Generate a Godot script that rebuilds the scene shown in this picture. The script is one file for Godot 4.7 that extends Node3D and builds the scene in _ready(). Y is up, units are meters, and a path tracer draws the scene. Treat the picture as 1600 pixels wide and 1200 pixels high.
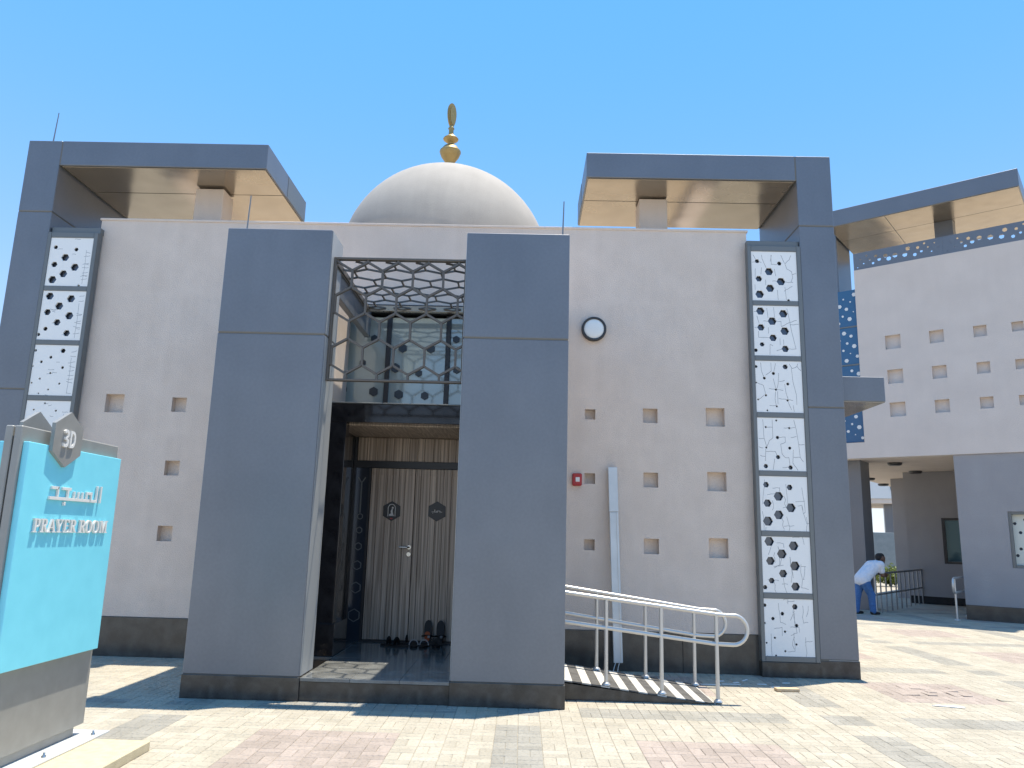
extends Node3D

# World: the camera stands at (0, 1.5, 0) and looks along -Z; helper V takes a depth (positive away).
var M := {}
var used := {}
var rng := RandomNumberGenerator.new()

func V(x: float, y: float, d: float) -> Vector3:
	return Vector3(x, y, -d)

# ---------------------------------------------------------------- naming and adding
func numbered(called: String) -> String:
	if not used.has(called):
		used[called] = 0
		return called
	used[called] += 1
	return "%s_%03d" % [called, used[called]]

func tag(o: Node, label: String, category: String, group := "") -> void:
	o.set_meta("label", label)
	o.set_meta("category", category)
	if group != "":
		o.set_meta("group", group)

func thing(called: String, label: String, category: String, at := Vector3.ZERO, turn := 0.0, group := "") -> Node3D:
	var o := Node3D.new()
	o.name = numbered(called)
	add_child(o)
	o.position = at
	o.rotation.y = turn
	tag(o, label, category, group)
	return o

func begin() -> SurfaceTool:
	var st := SurfaceTool.new()
	st.begin(Mesh.PRIMITIVE_TRIANGLES)
	return st

func put(called: String, st: SurfaceTool, m: Material, parent: Node) -> MeshInstance3D:
	var o := MeshInstance3D.new()
	o.mesh = st.commit()
	o.material_override = m
	o.name = called
	parent.add_child(o, true)
	return o

func put_mesh(called: String, mesh: Mesh, m: Material, parent: Node) -> MeshInstance3D:
	var o := MeshInstance3D.new()
	o.mesh = mesh
	o.material_override = m
	o.name = called
	parent.add_child(o, true)
	return o

# ---------------------------------------------------------------- shapes
func tri(st: SurfaceTool, a: Vector3, b: Vector3, c: Vector3, out: Vector3) -> void:
	var n := (a - c).cross(a - b)
	if n.dot(out) < 0.0:
		var t := b
		b = c
		c = t
		n = -n
	n = n.normalized()
	for p in [a, b, c]:
		st.set_normal(n)
		st.set_uv(Vector2(p.x, p.y))
		st.add_vertex(p)

func quad(st: SurfaceTool, a: Vector3, b: Vector3, c: Vector3, d: Vector3, out: Vector3) -> void:
	tri(st, a, b, c, out)
	tri(st, a, c, d, out)

# box with chamfered edges; c is its centre, s its size
func bx(st: SurfaceTool, c: Vector3, s: Vector3, bev := 0.0, basis := Basis.IDENTITY) -> void:
	var h := s * 0.5
	var b: float = min(bev, min(h.x, min(h.y, h.z)) * 0.9)
	var ax := [Vector3.RIGHT, Vector3.UP, Vector3.BACK]
	for k in 3:
		for sg in [-1.0, 1.0]:
			var n: Vector3 = ax[k] * sg
			var u: Vector3 = ax[(k + 1) % 3]
			var w: Vector3 = ax[(k + 2) % 3]
			var hu: float = h[(k + 1) % 3] - b
			var hw: float = h[(k + 2) % 3] - b
			var o: Vector3 = n * h[k]
			quad(st, c + basis * (o - u * hu - w * hw), c + basis * (o + u * hu - w * hw), c + basis * (o + u * hu + w * hw), c + basis * (o - u * hu + w * hw), basis * n)
	if b <= 0.0:
		return
	for k in 3:
		var i1 := (k + 1) % 3
		var i2 := (k + 2) % 3
		for s1 in [-1.0, 1.0]:
			for s2 in [-1.0, 1.0]:
				var along: Vector3 = ax[k] * (h[k] - b)
				var p: Vector3 = ax[i1] * s1 * h[i1] + ax[i2] * s2 * (h[i2] - b)
				var q: Vector3 = ax[i1] * s1 * (h[i1] - b) + ax[i2] * s2 * h[i2]
				quad(st, c + basis * (p - along), c + basis * (p + along), c + basis * (q + along), c + basis * (q - along), basis * (ax[i1] * s1 + ax[i2] * s2))
	for sx in [-1.0, 1.0]:
		for sy in [-1.0, 1.0]:
			for sz in [-1.0, 1.0]:
				var s3 := Vector3(sx, sy, sz)
				tri(st, c + basis * (s3 * Vector3(h.x, h.y - b, h.z - b)), c + basis * (s3 * Vector3(h.x - b, h.y, h.z - b)), c + basis * (s3 * Vector3(h.x - b, h.y - b, h.z)), basis * s3)

# box from corner ranges; depths d0..d1 are positive away from the camera
func rb(st: SurfaceTool, x0: float, x1: float, y0: float, y1: float, d0: float, d1: float, bev := 0.0) -> void:
	bx(st, Vector3((x0 + x1) / 2, (y0 + y1) / 2, -(d0 + d1) / 2), Vector3(abs(x1 - x0), abs(y1 - y0), abs(d1 - d0)), bev)

func box_part(called: String, x0: float, x1: float, y0: float, y1: float, d0: float, d1: float, m: Material, parent: Node, bev := 0.004) -> MeshInstance3D:
	var st := begin()
	rb(st, x0, x1, y0, y1, d0, d1, bev)
	return put(called, st, m, parent)

# square bar between two points
func bar(st: SurfaceTool, a: Vector3, b: Vector3, w: float, t: float, up := Vector3.UP, bev := 0.0) -> void:
	var z := (b - a).normalized()
	var x := up.cross(z)
	if x.length() < 0.01:
		x = Vector3.RIGHT.cross(z)
	x = x.normalized()
	var y := z.cross(x)
	bx(st, (a + b) / 2, Vector3(w, t, a.distance_to(b)), bev, Basis(x, y, z))

# round tube along a list of points
func tube(st: SurfaceTool, pts: Array, r: float, seg := 10, r_end := -1.0, caps := true) -> void:
	var n := pts.size()
	var rings := []
	var prev := Vector3.ZERO
	for i in n:
		var t: Vector3
		if i == 0:
			t = pts[1] - pts[0]
		elif i == n - 1:
			t = pts[n - 1] - pts[n - 2]
		else:
			t = (pts[i + 1] - pts[i]).normalized() + (pts[i] - pts[i - 1]).normalized()
		t = t.normalized()
		var x := prev
		if x == Vector3.ZERO:
			x = Vector3.UP.cross(t) if absf(t.y) < 0.9 else Vector3.RIGHT.cross(t)
		x = (x - t * x.dot(t)).normalized()
		prev = x
		var y := t.cross(x)
		var rr := r if r_end < 0.0 else lerpf(r, r_end, float(i) / (n - 1))
		var ring := []
		for k in seg:
			var a := TAU * k / seg
			ring.append([pts[i] + (x * cos(a) + y * sin(a)) * rr, x * cos(a) + y * sin(a)])
		rings.append(ring)
	for i in n - 1:
		for k in seg:
			var k2 := (k + 1) % seg
			smooth_quad(st, rings[i][k], rings[i + 1][k], rings[i + 1][k2], rings[i][k2])
	if caps:
		for e in [0, n - 1]:
			var dirn: Vector3 = (pts[0] - pts[1]) if e == 0 else (pts[n - 1] - pts[n - 2])
			for k in range(1, seg - 1):
				tri(st, rings[e][0][0], rings[e][k][0], rings[e][k + 1][0], dirn)

func smooth_quad(st: SurfaceTool, a: Array, b: Array, c: Array, d: Array) -> void:
	for t in [[a, b, c], [a, c, d]]:
		var n: Vector3 = (t[0][0] - t[2][0]).cross(t[0][0] - t[1][0])
		var order := [0, 1, 2]
		if n.dot(t[0][1] + t[1][1] + t[2][1]) < 0.0:
			order = [0, 2, 1]
		for k in order:
			st.set_normal(t[k][1])
			st.set_uv(Vector2(t[k][0].x, t[k][0].y))
			st.add_vertex(t[k][0])

# solid of revolution; profile = [radius, height] pairs from bottom to top
func lathe(st: SurfaceTool, c: Vector3, prof: Array, seg := 32) -> void:
	var rings := []
	for i in prof.size():
		var p0: Vector2 = prof[max(i - 1, 0)]
		var p1: Vector2 = prof[min(i + 1, prof.size() - 1)]
		var t := (p1 - p0).normalized()
		var ring := []
		for k in seg:
			var a := TAU * k / seg
			var rd := Vector3(cos(a), 0, sin(a))
			ring.append([c + rd * prof[i].x + Vector3.UP * prof[i].y, (rd * t.y - Vector3.UP * t.x).normalized()])
		rings.append(ring)
	for i in prof.size() - 1:
		for k in seg:
			var k2 := (k + 1) % seg
			smooth_quad(st, rings[i][k], rings[i + 1][k], rings[i + 1][k2], rings[i][k2])

# polygon (x, y) extruded along the local z axis from z0 to z1, then moved by xf
func prism(st: SurfaceTool, poly: PackedVector2Array, z0: float, z1: float, xf := Transform3D.IDENTITY) -> void:
	var idx := Geometry2D.triangulate_polygon(poly)
	for i in range(0, idx.size(), 3):
		for zz in [[z0, -1.0], [z1, 1.0]]:
			var p := []
			for k in 3:
				p.append(xf * Vector3(poly[idx[i + k]].x, poly[idx[i + k]].y, zz[0]))
			tri(st, p[0], p[1], p[2], xf.basis * Vector3(0, 0, signf(z1 - z0) * zz[1]))
	var cw := Geometry2D.is_polygon_clockwise(poly)
	for i in poly.size():
		var a := poly[i]
		var b := poly[(i + 1) % poly.size()]
		var e := b - a
		var o := Vector2(e.y, -e.x) * (-1.0 if cw else 1.0)
		quad(st, xf * Vector3(a.x, a.y, z0), xf * Vector3(b.x, b.y, z0), xf * Vector3(b.x, b.y, z1), xf * Vector3(a.x, a.y, z1), xf.basis * Vector3(o.x, o.y, 0))

func hex_poly(c: Vector2, r: float, rot := 0.0) -> PackedVector2Array:
	var p := PackedVector2Array()
	for k in 6:
		var a := rot + TAU * k / 6.0
		p.append(c + Vector2(cos(a), sin(a)) * r)
	return p

# sheet with polygonal holes: front face at z, hole walls going back to z - depth. uv runs 0..1 over the sheet
func holed_sheet(st: SurfaceTool, x0: float, x1: float, y0: float, y1: float, z: float, depth: float, holes: Array, edges := true) -> void:
	var rect := PackedVector2Array([Vector2(x0, y0), Vector2(x1, y0), Vector2(x1, y1), Vector2(x0, y1)])
	var cut := [x0, x1]
	for h in holes:
		var mx := 0.0
		for p in h:
			mx += p.x
		mx /= h.size()
		if mx > x0 + 0.0005 and mx < x1 - 0.0005:
			cut.append(mx)
	cut.sort()
	for i in cut.size() - 1:
		if cut[i + 1] - cut[i] < 0.0004:
			continue
		var strips := [PackedVector2Array([Vector2(cut[i], y0), Vector2(cut[i + 1], y0), Vector2(cut[i + 1], y1), Vector2(cut[i], y1)])]
		for h in holes:
			var nxt := []
			for s in strips:
				for r in Geometry2D.clip_polygons(s, h):
					nxt.append(r)
			strips = nxt
		for s in strips:
			var idx := Geometry2D.triangulate_polygon(s)
			for k in range(0, idx.size(), 3):
				flat_tri(st, s[idx[k]], s[idx[k + 1]], s[idx[k + 2]], z, x0, x1, y0, y1)
	for h in holes:
		for piece in Geometry2D.intersect_polygons(h, rect):
			var cw := Geometry2D.is_polygon_clockwise(piece)
			for i in piece.size():
				var a: Vector2 = piece[i]
				var b: Vector2 = piece[(i + 1) % piece.size()]
				var e := b - a
				var o := Vector2(-e.y, e.x) * (-1.0 if cw else 1.0)
				quad(st, Vector3(a.x, a.y, z), Vector3(b.x, b.y, z), Vector3(b.x, b.y, z - depth), Vector3(a.x, a.y, z - depth), Vector3(o.x, o.y, 0))
	if edges:
		quad(st, Vector3(x0, y0, z), Vector3(x1, y0, z), Vector3(x1, y0, z - depth), Vector3(x0, y0, z - depth), Vector3.DOWN)
		quad(st, Vector3(x0, y1, z), Vector3(x1, y1, z), Vector3(x1, y1, z - depth), Vector3(x0, y1, z - depth), Vector3.UP)
		quad(st, Vector3(x0, y0, z), Vector3(x0, y1, z), Vector3(x0, y1, z - depth), Vector3(x0, y0, z - depth), Vector3.LEFT)
		quad(st, Vector3(x1, y0, z), Vector3(x1, y1, z), Vector3(x1, y1, z - depth), Vector3(x1, y0, z - depth), Vector3.RIGHT)

func flat_tri(st: SurfaceTool, a: Vector2, b: Vector2, c: Vector2, z: float, x0: float, x1: float, y0: float, y1: float) -> void:
	if (b - a).cross(c - a) > 0.0:
		var t := b
		b = c
		c = t
	for p in [a, b, c]:
		st.set_normal(Vector3.BACK)
		st.set_uv(Vector2((p.x - x0) / (x1 - x0), 1.0 - (p.y - y0) / (y1 - y0)))
		st.add_vertex(Vector3(p.x, p.y, z))

# wall with square niches (closed at the back) or openings; local z is the wall normal
func niche_wall(st: SurfaceTool, x0: float, x1: float, y0: float, y1: float, z: float, thick: float, niches: Array, openings: Array, nd := 0.07) -> void:
	var xs := [x0, x1]
	var ys := [y0, y1]
	var all := niches + openings
	for r in all:
		for q in [r[0], r[1]]:
			if q > x0 and q < x1:
				xs.append(q)
		for q in [r[2], r[3]]:
			if q > y0 and q < y1:
				ys.append(q)
	xs.sort()
	ys.sort()
	for i in xs.size() - 1:
		for j in ys.size() - 1:
			if xs[i + 1] - xs[i] < 1e-5 or ys[j + 1] - ys[j] < 1e-5:
				continue
			var mx: float = (xs[i] + xs[i + 1]) / 2
			var my: float = (ys[j] + ys[j + 1]) / 2
			var inn := false
			var ino := false
			for r in niches:
				if mx > r[0] and mx < r[1] and my > r[2] and my < r[3]:
					inn = true
			for r in openings:
				if mx > r[0] and mx < r[1] and my > r[2] and my < r[3]:
					ino = true
			if ino:
				continue
			var zf := z - nd if inn else z
			quad(st, Vector3(xs[i], ys[j], zf), Vector3(xs[i + 1], ys[j], zf), Vector3(xs[i + 1], ys[j + 1], zf), Vector3(xs[i], ys[j + 1], zf), Vector3.BACK)
			quad(st, Vector3(xs[i], ys[j], z - thick), Vector3(xs[i + 1], ys[j], z - thick), Vector3(xs[i + 1], ys[j + 1], z - thick), Vector3(xs[i], ys[j + 1], z - thick), Vector3.FORWARD)
	for k in all.size():
		var r: Array = all[k]
		var dd := nd if k < niches.size() else thick
		quad(st, Vector3(r[0], r[2], z), Vector3(r[1], r[2], z), Vector3(r[1], r[2], z - dd), Vector3(r[0], r[2], z - dd), Vector3.UP)
		quad(st, Vector3(r[0], r[3], z), Vector3(r[1], r[3], z), Vector3(r[1], r[3], z - dd), Vector3(r[0], r[3], z - dd), Vector3.DOWN)
		quad(st, Vector3(r[0], r[2], z), Vector3(r[0], r[3], z), Vector3(r[0], r[3], z - dd), Vector3(r[0], r[2], z - dd), Vector3.RIGHT)
		quad(st, Vector3(r[1], r[2], z), Vector3(r[1], r[3], z), Vector3(r[1], r[3], z - dd), Vector3(r[1], r[2], z - dd), Vector3.LEFT)
	quad(st, Vector3(x0, y1, z), Vector3(x1, y1, z), Vector3(x1, y1, z - thick), Vector3(x0, y1, z - thick), Vector3.UP)
	quad(st, Vector3(x0, y0, z), Vector3(x1, y0, z), Vector3(x1, y0, z - thick), Vector3(x0, y0, z - thick), Vector3.DOWN)
	quad(st, Vector3(x0, y0, z), Vector3(x0, y1, z), Vector3(x0, y1, z - thick), Vector3(x0, y0, z - thick), Vector3.LEFT)
	quad(st, Vector3(x1, y0, z), Vector3(x1, y1, z), Vector3(x1, y1, z - thick), Vector3(x1, y0, z - thick), Vector3.RIGHT)

# hexagonal lattice clipped to a rectangle, as flat bars in the local xy plane
func lattice(st: SurfaceTool, x0: float, x1: float, y0: float, y1: float, a: float, ox: float, oy: float, t: float, dep: float, xf: Transform3D) -> void:
	var w := a * sqrt(3.0)
	var segs := []
	for j in range(-14, 15):
		for i in range(-14, 15):
			var bx0 := ox + w * i + (w * 0.5 if posmod(j, 2) == 1 else 0.0)
			var by := oy + 1.5 * a * j
			var top := Vector2(bx0, by + a / 2)
			var bot := Vector2(bx0, by - a / 2)
			segs.append([bot, top])
			segs.append([top, top + Vector2(w / 2, a / 2)])
			segs.append([top, top + Vector2(-w / 2, a / 2)])
	for s in segs:
		var c := clip_seg(s[0], s[1], x0, x1, y0, y1)
		if c.size() == 2 and c[0].distance_to(c[1]) > 0.01:
			var p: Vector2 = c[0]
			var q: Vector2 = c[1]
			var e := (q - p).normalized()
			p -= e * t * 0.28
			q += e * t * 0.28
			var X := Vector3(e.x, e.y, 0)
			var Y := Vector3(-e.y, e.x, 0)
			bx(st, xf * Vector3((p.x + q.x) / 2, (p.y + q.y) / 2, 0), Vector3(p.distance_to(q), t, dep * (1.0 + 0.02 * e.y)), 0.0, xf.basis * Basis(X, Y, Vector3.BACK))

func clip_seg(p: Vector2, q: Vector2, x0: float, x1: float, y0: float, y1: float) -> Array:
	var d := q - p
	var t0 := 0.0
	var t1 := 1.0
	for e in [[-d.x, p.x - x0], [d.x, x1 - p.x], [-d.y, p.y - y0], [d.y, y1 - p.y]]:
		if absf(e[0]) < 1e-9:
			if e[1] < 0.0:
				return []
		else:
			var r: float = e[1] / e[0]
			if e[0] < 0.0:
				t0 = maxf(t0, r)
			else:
				t1 = minf(t1, r)
	if t0 >= t1:
		return []
	return [p + d * t0, p + d * t1]

# ---------------------------------------------------------------- implicit bodies
# each bone: [a, b, ra, rb]; smooth union meshed as surface nets
func body_mesh(st: SurfaceTool, bones: Array, cell: float, k: float) -> void:
	var lo := Vector3.ONE * 1e9
	var hi := -lo
	for b in bones:
		for e in [[b[0], b[2]], [b[1], b[3]]]:
			lo = lo.min(e[0] - Vector3.ONE * (e[1] + cell * 2.5 + k * 0.3))
			hi = hi.max(e[0] + Vector3.ONE * (e[1] + cell * 2.5 + k * 0.3))
	var n := Vector3i(((hi - lo) / cell).ceil()) + Vector3i.ONE
	var val := PackedFloat32Array()
	val.resize(n.x * n.y * n.z)
	val.fill(10.0)
	for b in bones:
		var rm: float = max(b[2], b[3]) + k + cell * 2.0
		var l: Vector3 = b[0].min(b[1]) - Vector3.ONE * rm
		var h: Vector3 = b[0].max(b[1]) + Vector3.ONE * rm
		var i0 := Vector3i(((l - lo) / cell).floor()).clamp(Vector3i.ZERO, n - Vector3i.ONE)
		var i1 := Vector3i(((h - lo) / cell).ceil()).clamp(Vector3i.ZERO, n - Vector3i.ONE)
		var ba: Vector3 = b[1] - b[0]
		var bb := maxf(ba.length_squared(), 1e-9)
		for z in range(i0.z, i1.z + 1):
			for y in range(i0.y, i1.y + 1):
				for x in range(i0.x, i1.x + 1):
					var p := lo + Vector3(x, y, z) * cell
					var t: float = clampf((p - b[0]).dot(ba) / bb, 0.0, 1.0)
					var d: float = p.distance_to(b[0] + ba * t) - lerpf(b[2], b[3], t)
					var id := x + n.x * (y + n.y * z)
					var o := val[id]
					var hh := maxf(k - absf(o - d), 0.0) / k
					val[id] = minf(o, d) - hh * hh * k * 0.25
	var vert := {}
	var grad := func(x: int, y: int, z: int) -> Vector3:
		var id := x + n.x * (y + n.y * z)
		return Vector3(val[id + 1] - val[id], val[id + n.x] - val[id], val[id + n.x * n.y] - val[id])
	for z in n.z - 1:
		for y in n.y - 1:
			for x in n.x - 1:
				var id := x + n.x * (y + n.y * z)
				var neg := 0
				var sum := Vector3.ZERO
				var cnt := 0
				var cv := []
				for c in 8:
					var v := val[id + (c & 1) + n.x * ((c >> 1) & 1) + n.x * n.y * (c >> 2)]
					cv.append(v)
					if v < 0.0:
						neg += 1
				if neg == 0 or neg == 8:
					continue
				for c in 8:
					for bit in [1, 2, 4]:
						if c & bit:
							continue
						var v0: float = cv[c]
						var v1: float = cv[c | bit]
						if (v0 < 0.0) != (v1 < 0.0):
							var t := v0 / (v0 - v1)
							var p0 := Vector3(c & 1, (c >> 1) & 1, c >> 2)
							var p1 := Vector3((c | bit) & 1, ((c | bit) >> 1) & 1, (c | bit) >> 2)
							sum += p0.lerp(p1, t)
							cnt += 1
				vert[id] = [lo + (Vector3(x, y, z) + sum / cnt) * cell, grad.call(x, y, z).normalized()]
	for z in range(1, n.z - 1):
		for y in range(1, n.y - 1):
			for x in range(1, n.x - 1):
				var id := x + n.x * (y + n.y * z)
				var v := val[id]
				if absf(v) > cell * 2.0:
					continue
				var sx := 1
				var sy := n.x
				var sz := n.x * n.y
				for e in [[sx, sy, sz], [sy, sz, sx], [sz, sx, sy]]:
					if (v < 0.0) != (val[id + e[0]] < 0.0):
						var q := [id, id - e[1], id - e[1] - e[2], id - e[2]]
						if vert.has(q[0]) and vert.has(q[1]) and vert.has(q[2]) and vert.has(q[3]):
							smooth_quad(st, vert[q[0]], vert[q[1]], vert[q[2]], vert[q[3]])

# ---------------------------------------------------------------- materials
func noise_tex(sd: int, freq: float, size: int, c0: Color, c1: Color, octaves := 4, contrast := 1.0, stretch := Vector2.ONE) -> ImageTexture:
	var nz := FastNoiseLite.new()
	nz.seed = sd
	nz.frequency = freq
	nz.fractal_octaves = octaves
	nz.noise_type = FastNoiseLite.TYPE_SIMPLEX_SMOOTH
	var g := nz.get_seamless_image(int(size * stretch.x), int(size * stretch.y))
	g.resize(size, size, Image.INTERPOLATE_BILINEAR)
	g.convert(Image.FORMAT_RGB8)
	var im := Image.create(size, size, true, Image.FORMAT_RGB8)
	for y in size:
		for x in size:
			var t := clampf((g.get_pixel(x, y).r - 0.5) * contrast + 0.5, 0.0, 1.0)
			im.set_pixel(x, y, c0.lerp(c1, t))
	im.generate_mipmaps()
	return ImageTexture.create_from_image(im)

func bump_tex(sd: int, freq: float, size: int, strength: float, octaves := 4) -> ImageTexture:
	var nz := FastNoiseLite.new()
	nz.seed = sd
	nz.frequency = freq
	nz.fractal_octaves = octaves
	var g := nz.get_seamless_image(size, size)
	g.convert(Image.FORMAT_RGBA8)
	g.bump_map_to_normal_map(strength)
	g.generate_mipmaps()
	return ImageTexture.create_from_image(g)

func lin(r: float, g: float, b: float) -> Color:
	return Color(r, g, b).linear_to_srgb()

func mat(c: Color, rough := 0.6, metal := 0.0, spec := 0.5) -> StandardMaterial3D:
	var m := StandardMaterial3D.new()
	m.albedo_color = c
	m.roughness = rough
	m.metallic = metal
	m.metallic_specular = spec
	return m

func tri_mat(tex: Texture2D, scale: Vector3, rough := 0.7, metal := 0.0, bump: Texture2D = null, bs := 1.0) -> StandardMaterial3D:
	var m := mat(Color.WHITE, rough, metal)
	m.albedo_texture = tex
	m.uv1_triplanar = true
	m.uv1_world_triplanar = true
	m.uv1_scale = scale
	if bump:
		m.normal_enabled = true
		m.normal_texture = bump
		m.normal_scale = bs
	return m

func make_materials() -> void:
	var fine := bump_tex(3, 0.33, 512, 3.0, 2)
	var stucco_t := stucco_tex(11, lin(0.625, 0.53, 0.455), lin(0.745, 0.64, 0.555))
	M.stucco = tri_mat(stucco_t, Vector3(0.55, 0.55, 0.55), 0.92, 0.0, fine, 0.7)
	M.stucco2 = tri_mat(stucco_tex(29, lin(0.595, 0.52, 0.465), lin(0.71, 0.625, 0.56)), Vector3(0.42, 0.42, 0.42), 0.92, 0.0, fine, 0.6)
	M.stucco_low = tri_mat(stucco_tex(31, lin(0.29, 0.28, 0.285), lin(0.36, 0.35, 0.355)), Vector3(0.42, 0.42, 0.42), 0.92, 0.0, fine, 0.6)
	M.dome = tri_mat(stucco_tex(17, lin(0.335, 0.305, 0.265), lin(0.455, 0.415, 0.365)), Vector3(0.6, 0.6, 0.6), 0.9, 0.0, fine, 0.5)
	M.roof = tri_mat(noise_tex(19, 0.03, 256, lin(0.50, 0.41, 0.30), lin(0.60, 0.50, 0.37)), Vector3(0.5, 0.5, 0.5), 0.9)
	M.clad = tri_mat(stucco_tex(41, lin(0.155, 0.167, 0.188), lin(0.195, 0.208, 0.230)), Vector3(0.3, 0.3, 0.3), 0.38, 0.35, bump_tex(43, 0.012, 256, 1.2, 2), 0.12)
	M.soffit = tri_mat(noise_tex(47, 0.02, 256, lin(0.30, 0.255, 0.20), lin(0.36, 0.31, 0.245), 4), Vector3(0.4, 0.4, 0.4), 0.2, 0.65, bump_tex(53, 0.012, 256, 2.0, 2), 0.25)
	M.sealant = mat(lin(0.17, 0.15, 0.115), 0.7)
	M.sealant_light = mat(lin(0.34, 0.33, 0.31), 0.7)
	M.granite = tri_mat(speck_tex(61, lin(0.030, 0.028, 0.026), lin(0.085, 0.080, 0.073)), Vector3(1.6, 1.6, 1.6), 0.24)
	M.granite_black = tri_mat(speck_tex(67, lin(0.012, 0.012, 0.014), lin(0.03, 0.03, 0.033)), Vector3(1.6, 1.6, 1.6), 0.09)
	M.tile = tri_mat(speck_tex(69, lin(0.12, 0.125, 0.122), lin(0.25, 0.255, 0.245)), Vector3(1.1, 1.1, 1.1), 0.13)
	M.lining = mat(lin(0.44, 0.465, 0.48), 0.38, 0.3)
	M.granite_skirt = tri_mat(speck_tex(71, lin(0.050, 0.046, 0.041), lin(0.095, 0.088, 0.078)), Vector3(1.3, 1.3, 1.3), 0.22)
	M.frame = mat(lin(0.165, 0.175, 0.175), 0.42, 0.2)
	M.dark_frame = mat(lin(0.03, 0.032, 0.036), 0.35, 0.2)
	M.glass_dark = mat(lin(0.075, 0.09, 0.12), 0.07, 0.45, 0.8)
	M.window_glass = mat(lin(0.38, 0.45, 0.44), 0.06, 0.2, 0.8)
	M.hex_film = mat(lin(0.03, 0.045, 0.06), 0.3)
	M.lattice = mat(lin(0.125, 0.108, 0.092), 0.4, 0.4)
	M.gold = tri_mat(noise_tex(73, 0.05, 128, lin(0.37, 0.25, 0.09), lin(0.47, 0.33, 0.14)), Vector3(2, 2, 2), 0.45, 0.6)
	M.rod = mat(lin(0.25, 0.25, 0.25), 0.4, 0.6)
	M.wood = [wood_mat(81, 0.92), wood_mat(83, 1.0), wood_mat(89, 1.08)]
	M.steel = mat(lin(0.55, 0.55, 0.53), 0.25, 0.9)
	M.rail = mat(lin(0.58, 0.565, 0.535), 0.34, 0.5)
	M.white_metal = tri_mat(noise_tex(97, 0.02, 128, lin(0.58, 0.60, 0.60), lin(0.68, 0.70, 0.70)), Vector3(1, 1, 1), 0.4, 0.2)
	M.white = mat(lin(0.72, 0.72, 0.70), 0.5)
	M.blue = tri_mat(noise_tex(101, 0.02, 256, lin(0.20, 0.66, 0.79), lin(0.225, 0.71, 0.84), 4), Vector3(0.8, 0.8, 0.8), 0.42)
	M.sign_grey = tri_mat(noise_tex(103, 0.03, 256, lin(0.27, 0.268, 0.25), lin(0.315, 0.312, 0.295), 4), Vector3(0.8, 0.8, 0.8), 0.5, 0.2)
	M.letter = mat(lin(0.70, 0.69, 0.66), 0.45)
	M.pad = tri_mat(noise_tex(107, 0.05, 256, lin(0.48, 0.41, 0.27), lin(0.60, 0.52, 0.36), 5), Vector3(0.9, 0.9, 0.9), 0.9, 0.0, fine, 0.5)
	M.red = mat(lin(0.42, 0.03, 0.03), 0.4)
	M.lamp_ring = mat(lin(0.03, 0.03, 0.032), 0.4)
	M.lamp_disc = mat(lin(0.74, 0.76, 0.74), 0.3)
	M.ramp_pale = tri_mat(speck_tex(109, lin(0.44, 0.42, 0.38), lin(0.58, 0.56, 0.51)), Vector3(1.6, 1.6, 1.6), 0.7)
	M.ramp_dark = tri_mat(speck_tex(113, lin(0.055, 0.053, 0.05), lin(0.13, 0.125, 0.115)), Vector3(1.6, 1.6, 1.6), 0.6)
	M.bed = tri_mat(noise_tex(127, 0.03, 256, lin(0.31, 0.28, 0.225), lin(0.43, 0.39, 0.315), 5), Vector3(0.3, 0.3, 0.3), 0.95)
	var pt := stucco_tex(131, Color(0.86, 0.855, 0.84), Color(1, 1, 1))
	var pt2 := bump_tex(137, 0.13, 256, 4.0)
	M.paver_all = tri_mat(pt, Vector3(0.6, 0.6, 0.6), 0.85, 0.0, pt2, 0.6)
	M.paver_all.vertex_color_use_as_albedo = true
	M.paver = []
	for k in 9:
		var pm := tri_mat(pt, Vector3(0.6, 0.6, 0.6), 0.85, 0.0, pt2, 0.6)
		pm.albedo_color = paver_colour(k / 3, (k % 3) / 2.0).linear_to_srgb()
		M.paver.append(pm)
	M.skin = mat(lin(0.13, 0.065, 0.04), 0.55)
	M.shirt = tri_mat(noise_tex(139, 0.04, 128, lin(0.60, 0.63, 0.70), lin(0.72, 0.75, 0.80)), Vector3(3, 3, 3), 0.9)
	M.jeans = tri_mat(noise_tex(149, 0.05, 128, lin(0.045, 0.125, 0.30), lin(0.08, 0.19, 0.42)), Vector3(3, 3, 3), 0.9)
	M.shirt.normal_enabled = true
	M.shirt.normal_texture = bump_tex(141, 0.03, 128, 6.0, 3)
	M.jeans.normal_enabled = true
	M.jeans.normal_texture = M.shirt.normal_texture
	M.hair = mat(lin(0.012, 0.010, 0.009), 0.8)
	M.black_rubber = mat(lin(0.018, 0.017, 0.017), 0.6)
	M.orange = mat(lin(0.50, 0.10, 0.02), 0.6)
	M.grey_strap = mat(lin(0.42, 0.40, 0.39), 0.5)
	M.plank = tri_mat(noise_tex(151, 0.05, 128, lin(0.50, 0.36, 0.22), lin(0.62, 0.47, 0.30)), Vector3(2, 2, 2), 0.8)
	M.leaf = mat(lin(0.10, 0.13, 0.02), 0.6)
	M.leaf.backlight_enabled = true
	M.leaf.backlight = lin(0.10, 0.13, 0.02)
	M.bark = mat(lin(0.12, 0.09, 0.06), 0.9)
	M.fence = tri_mat(noise_tex(157, 0.03, 128, lin(0.20, 0.24, 0.26), lin(0.26, 0.30, 0.32)), Vector3(1, 1, 1), 0.7)
	M.fence_tan = mat(lin(0.36, 0.27, 0.20), 0.8)
	M.sail = mat(lin(0.74, 0.71, 0.60), 0.85)

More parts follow.
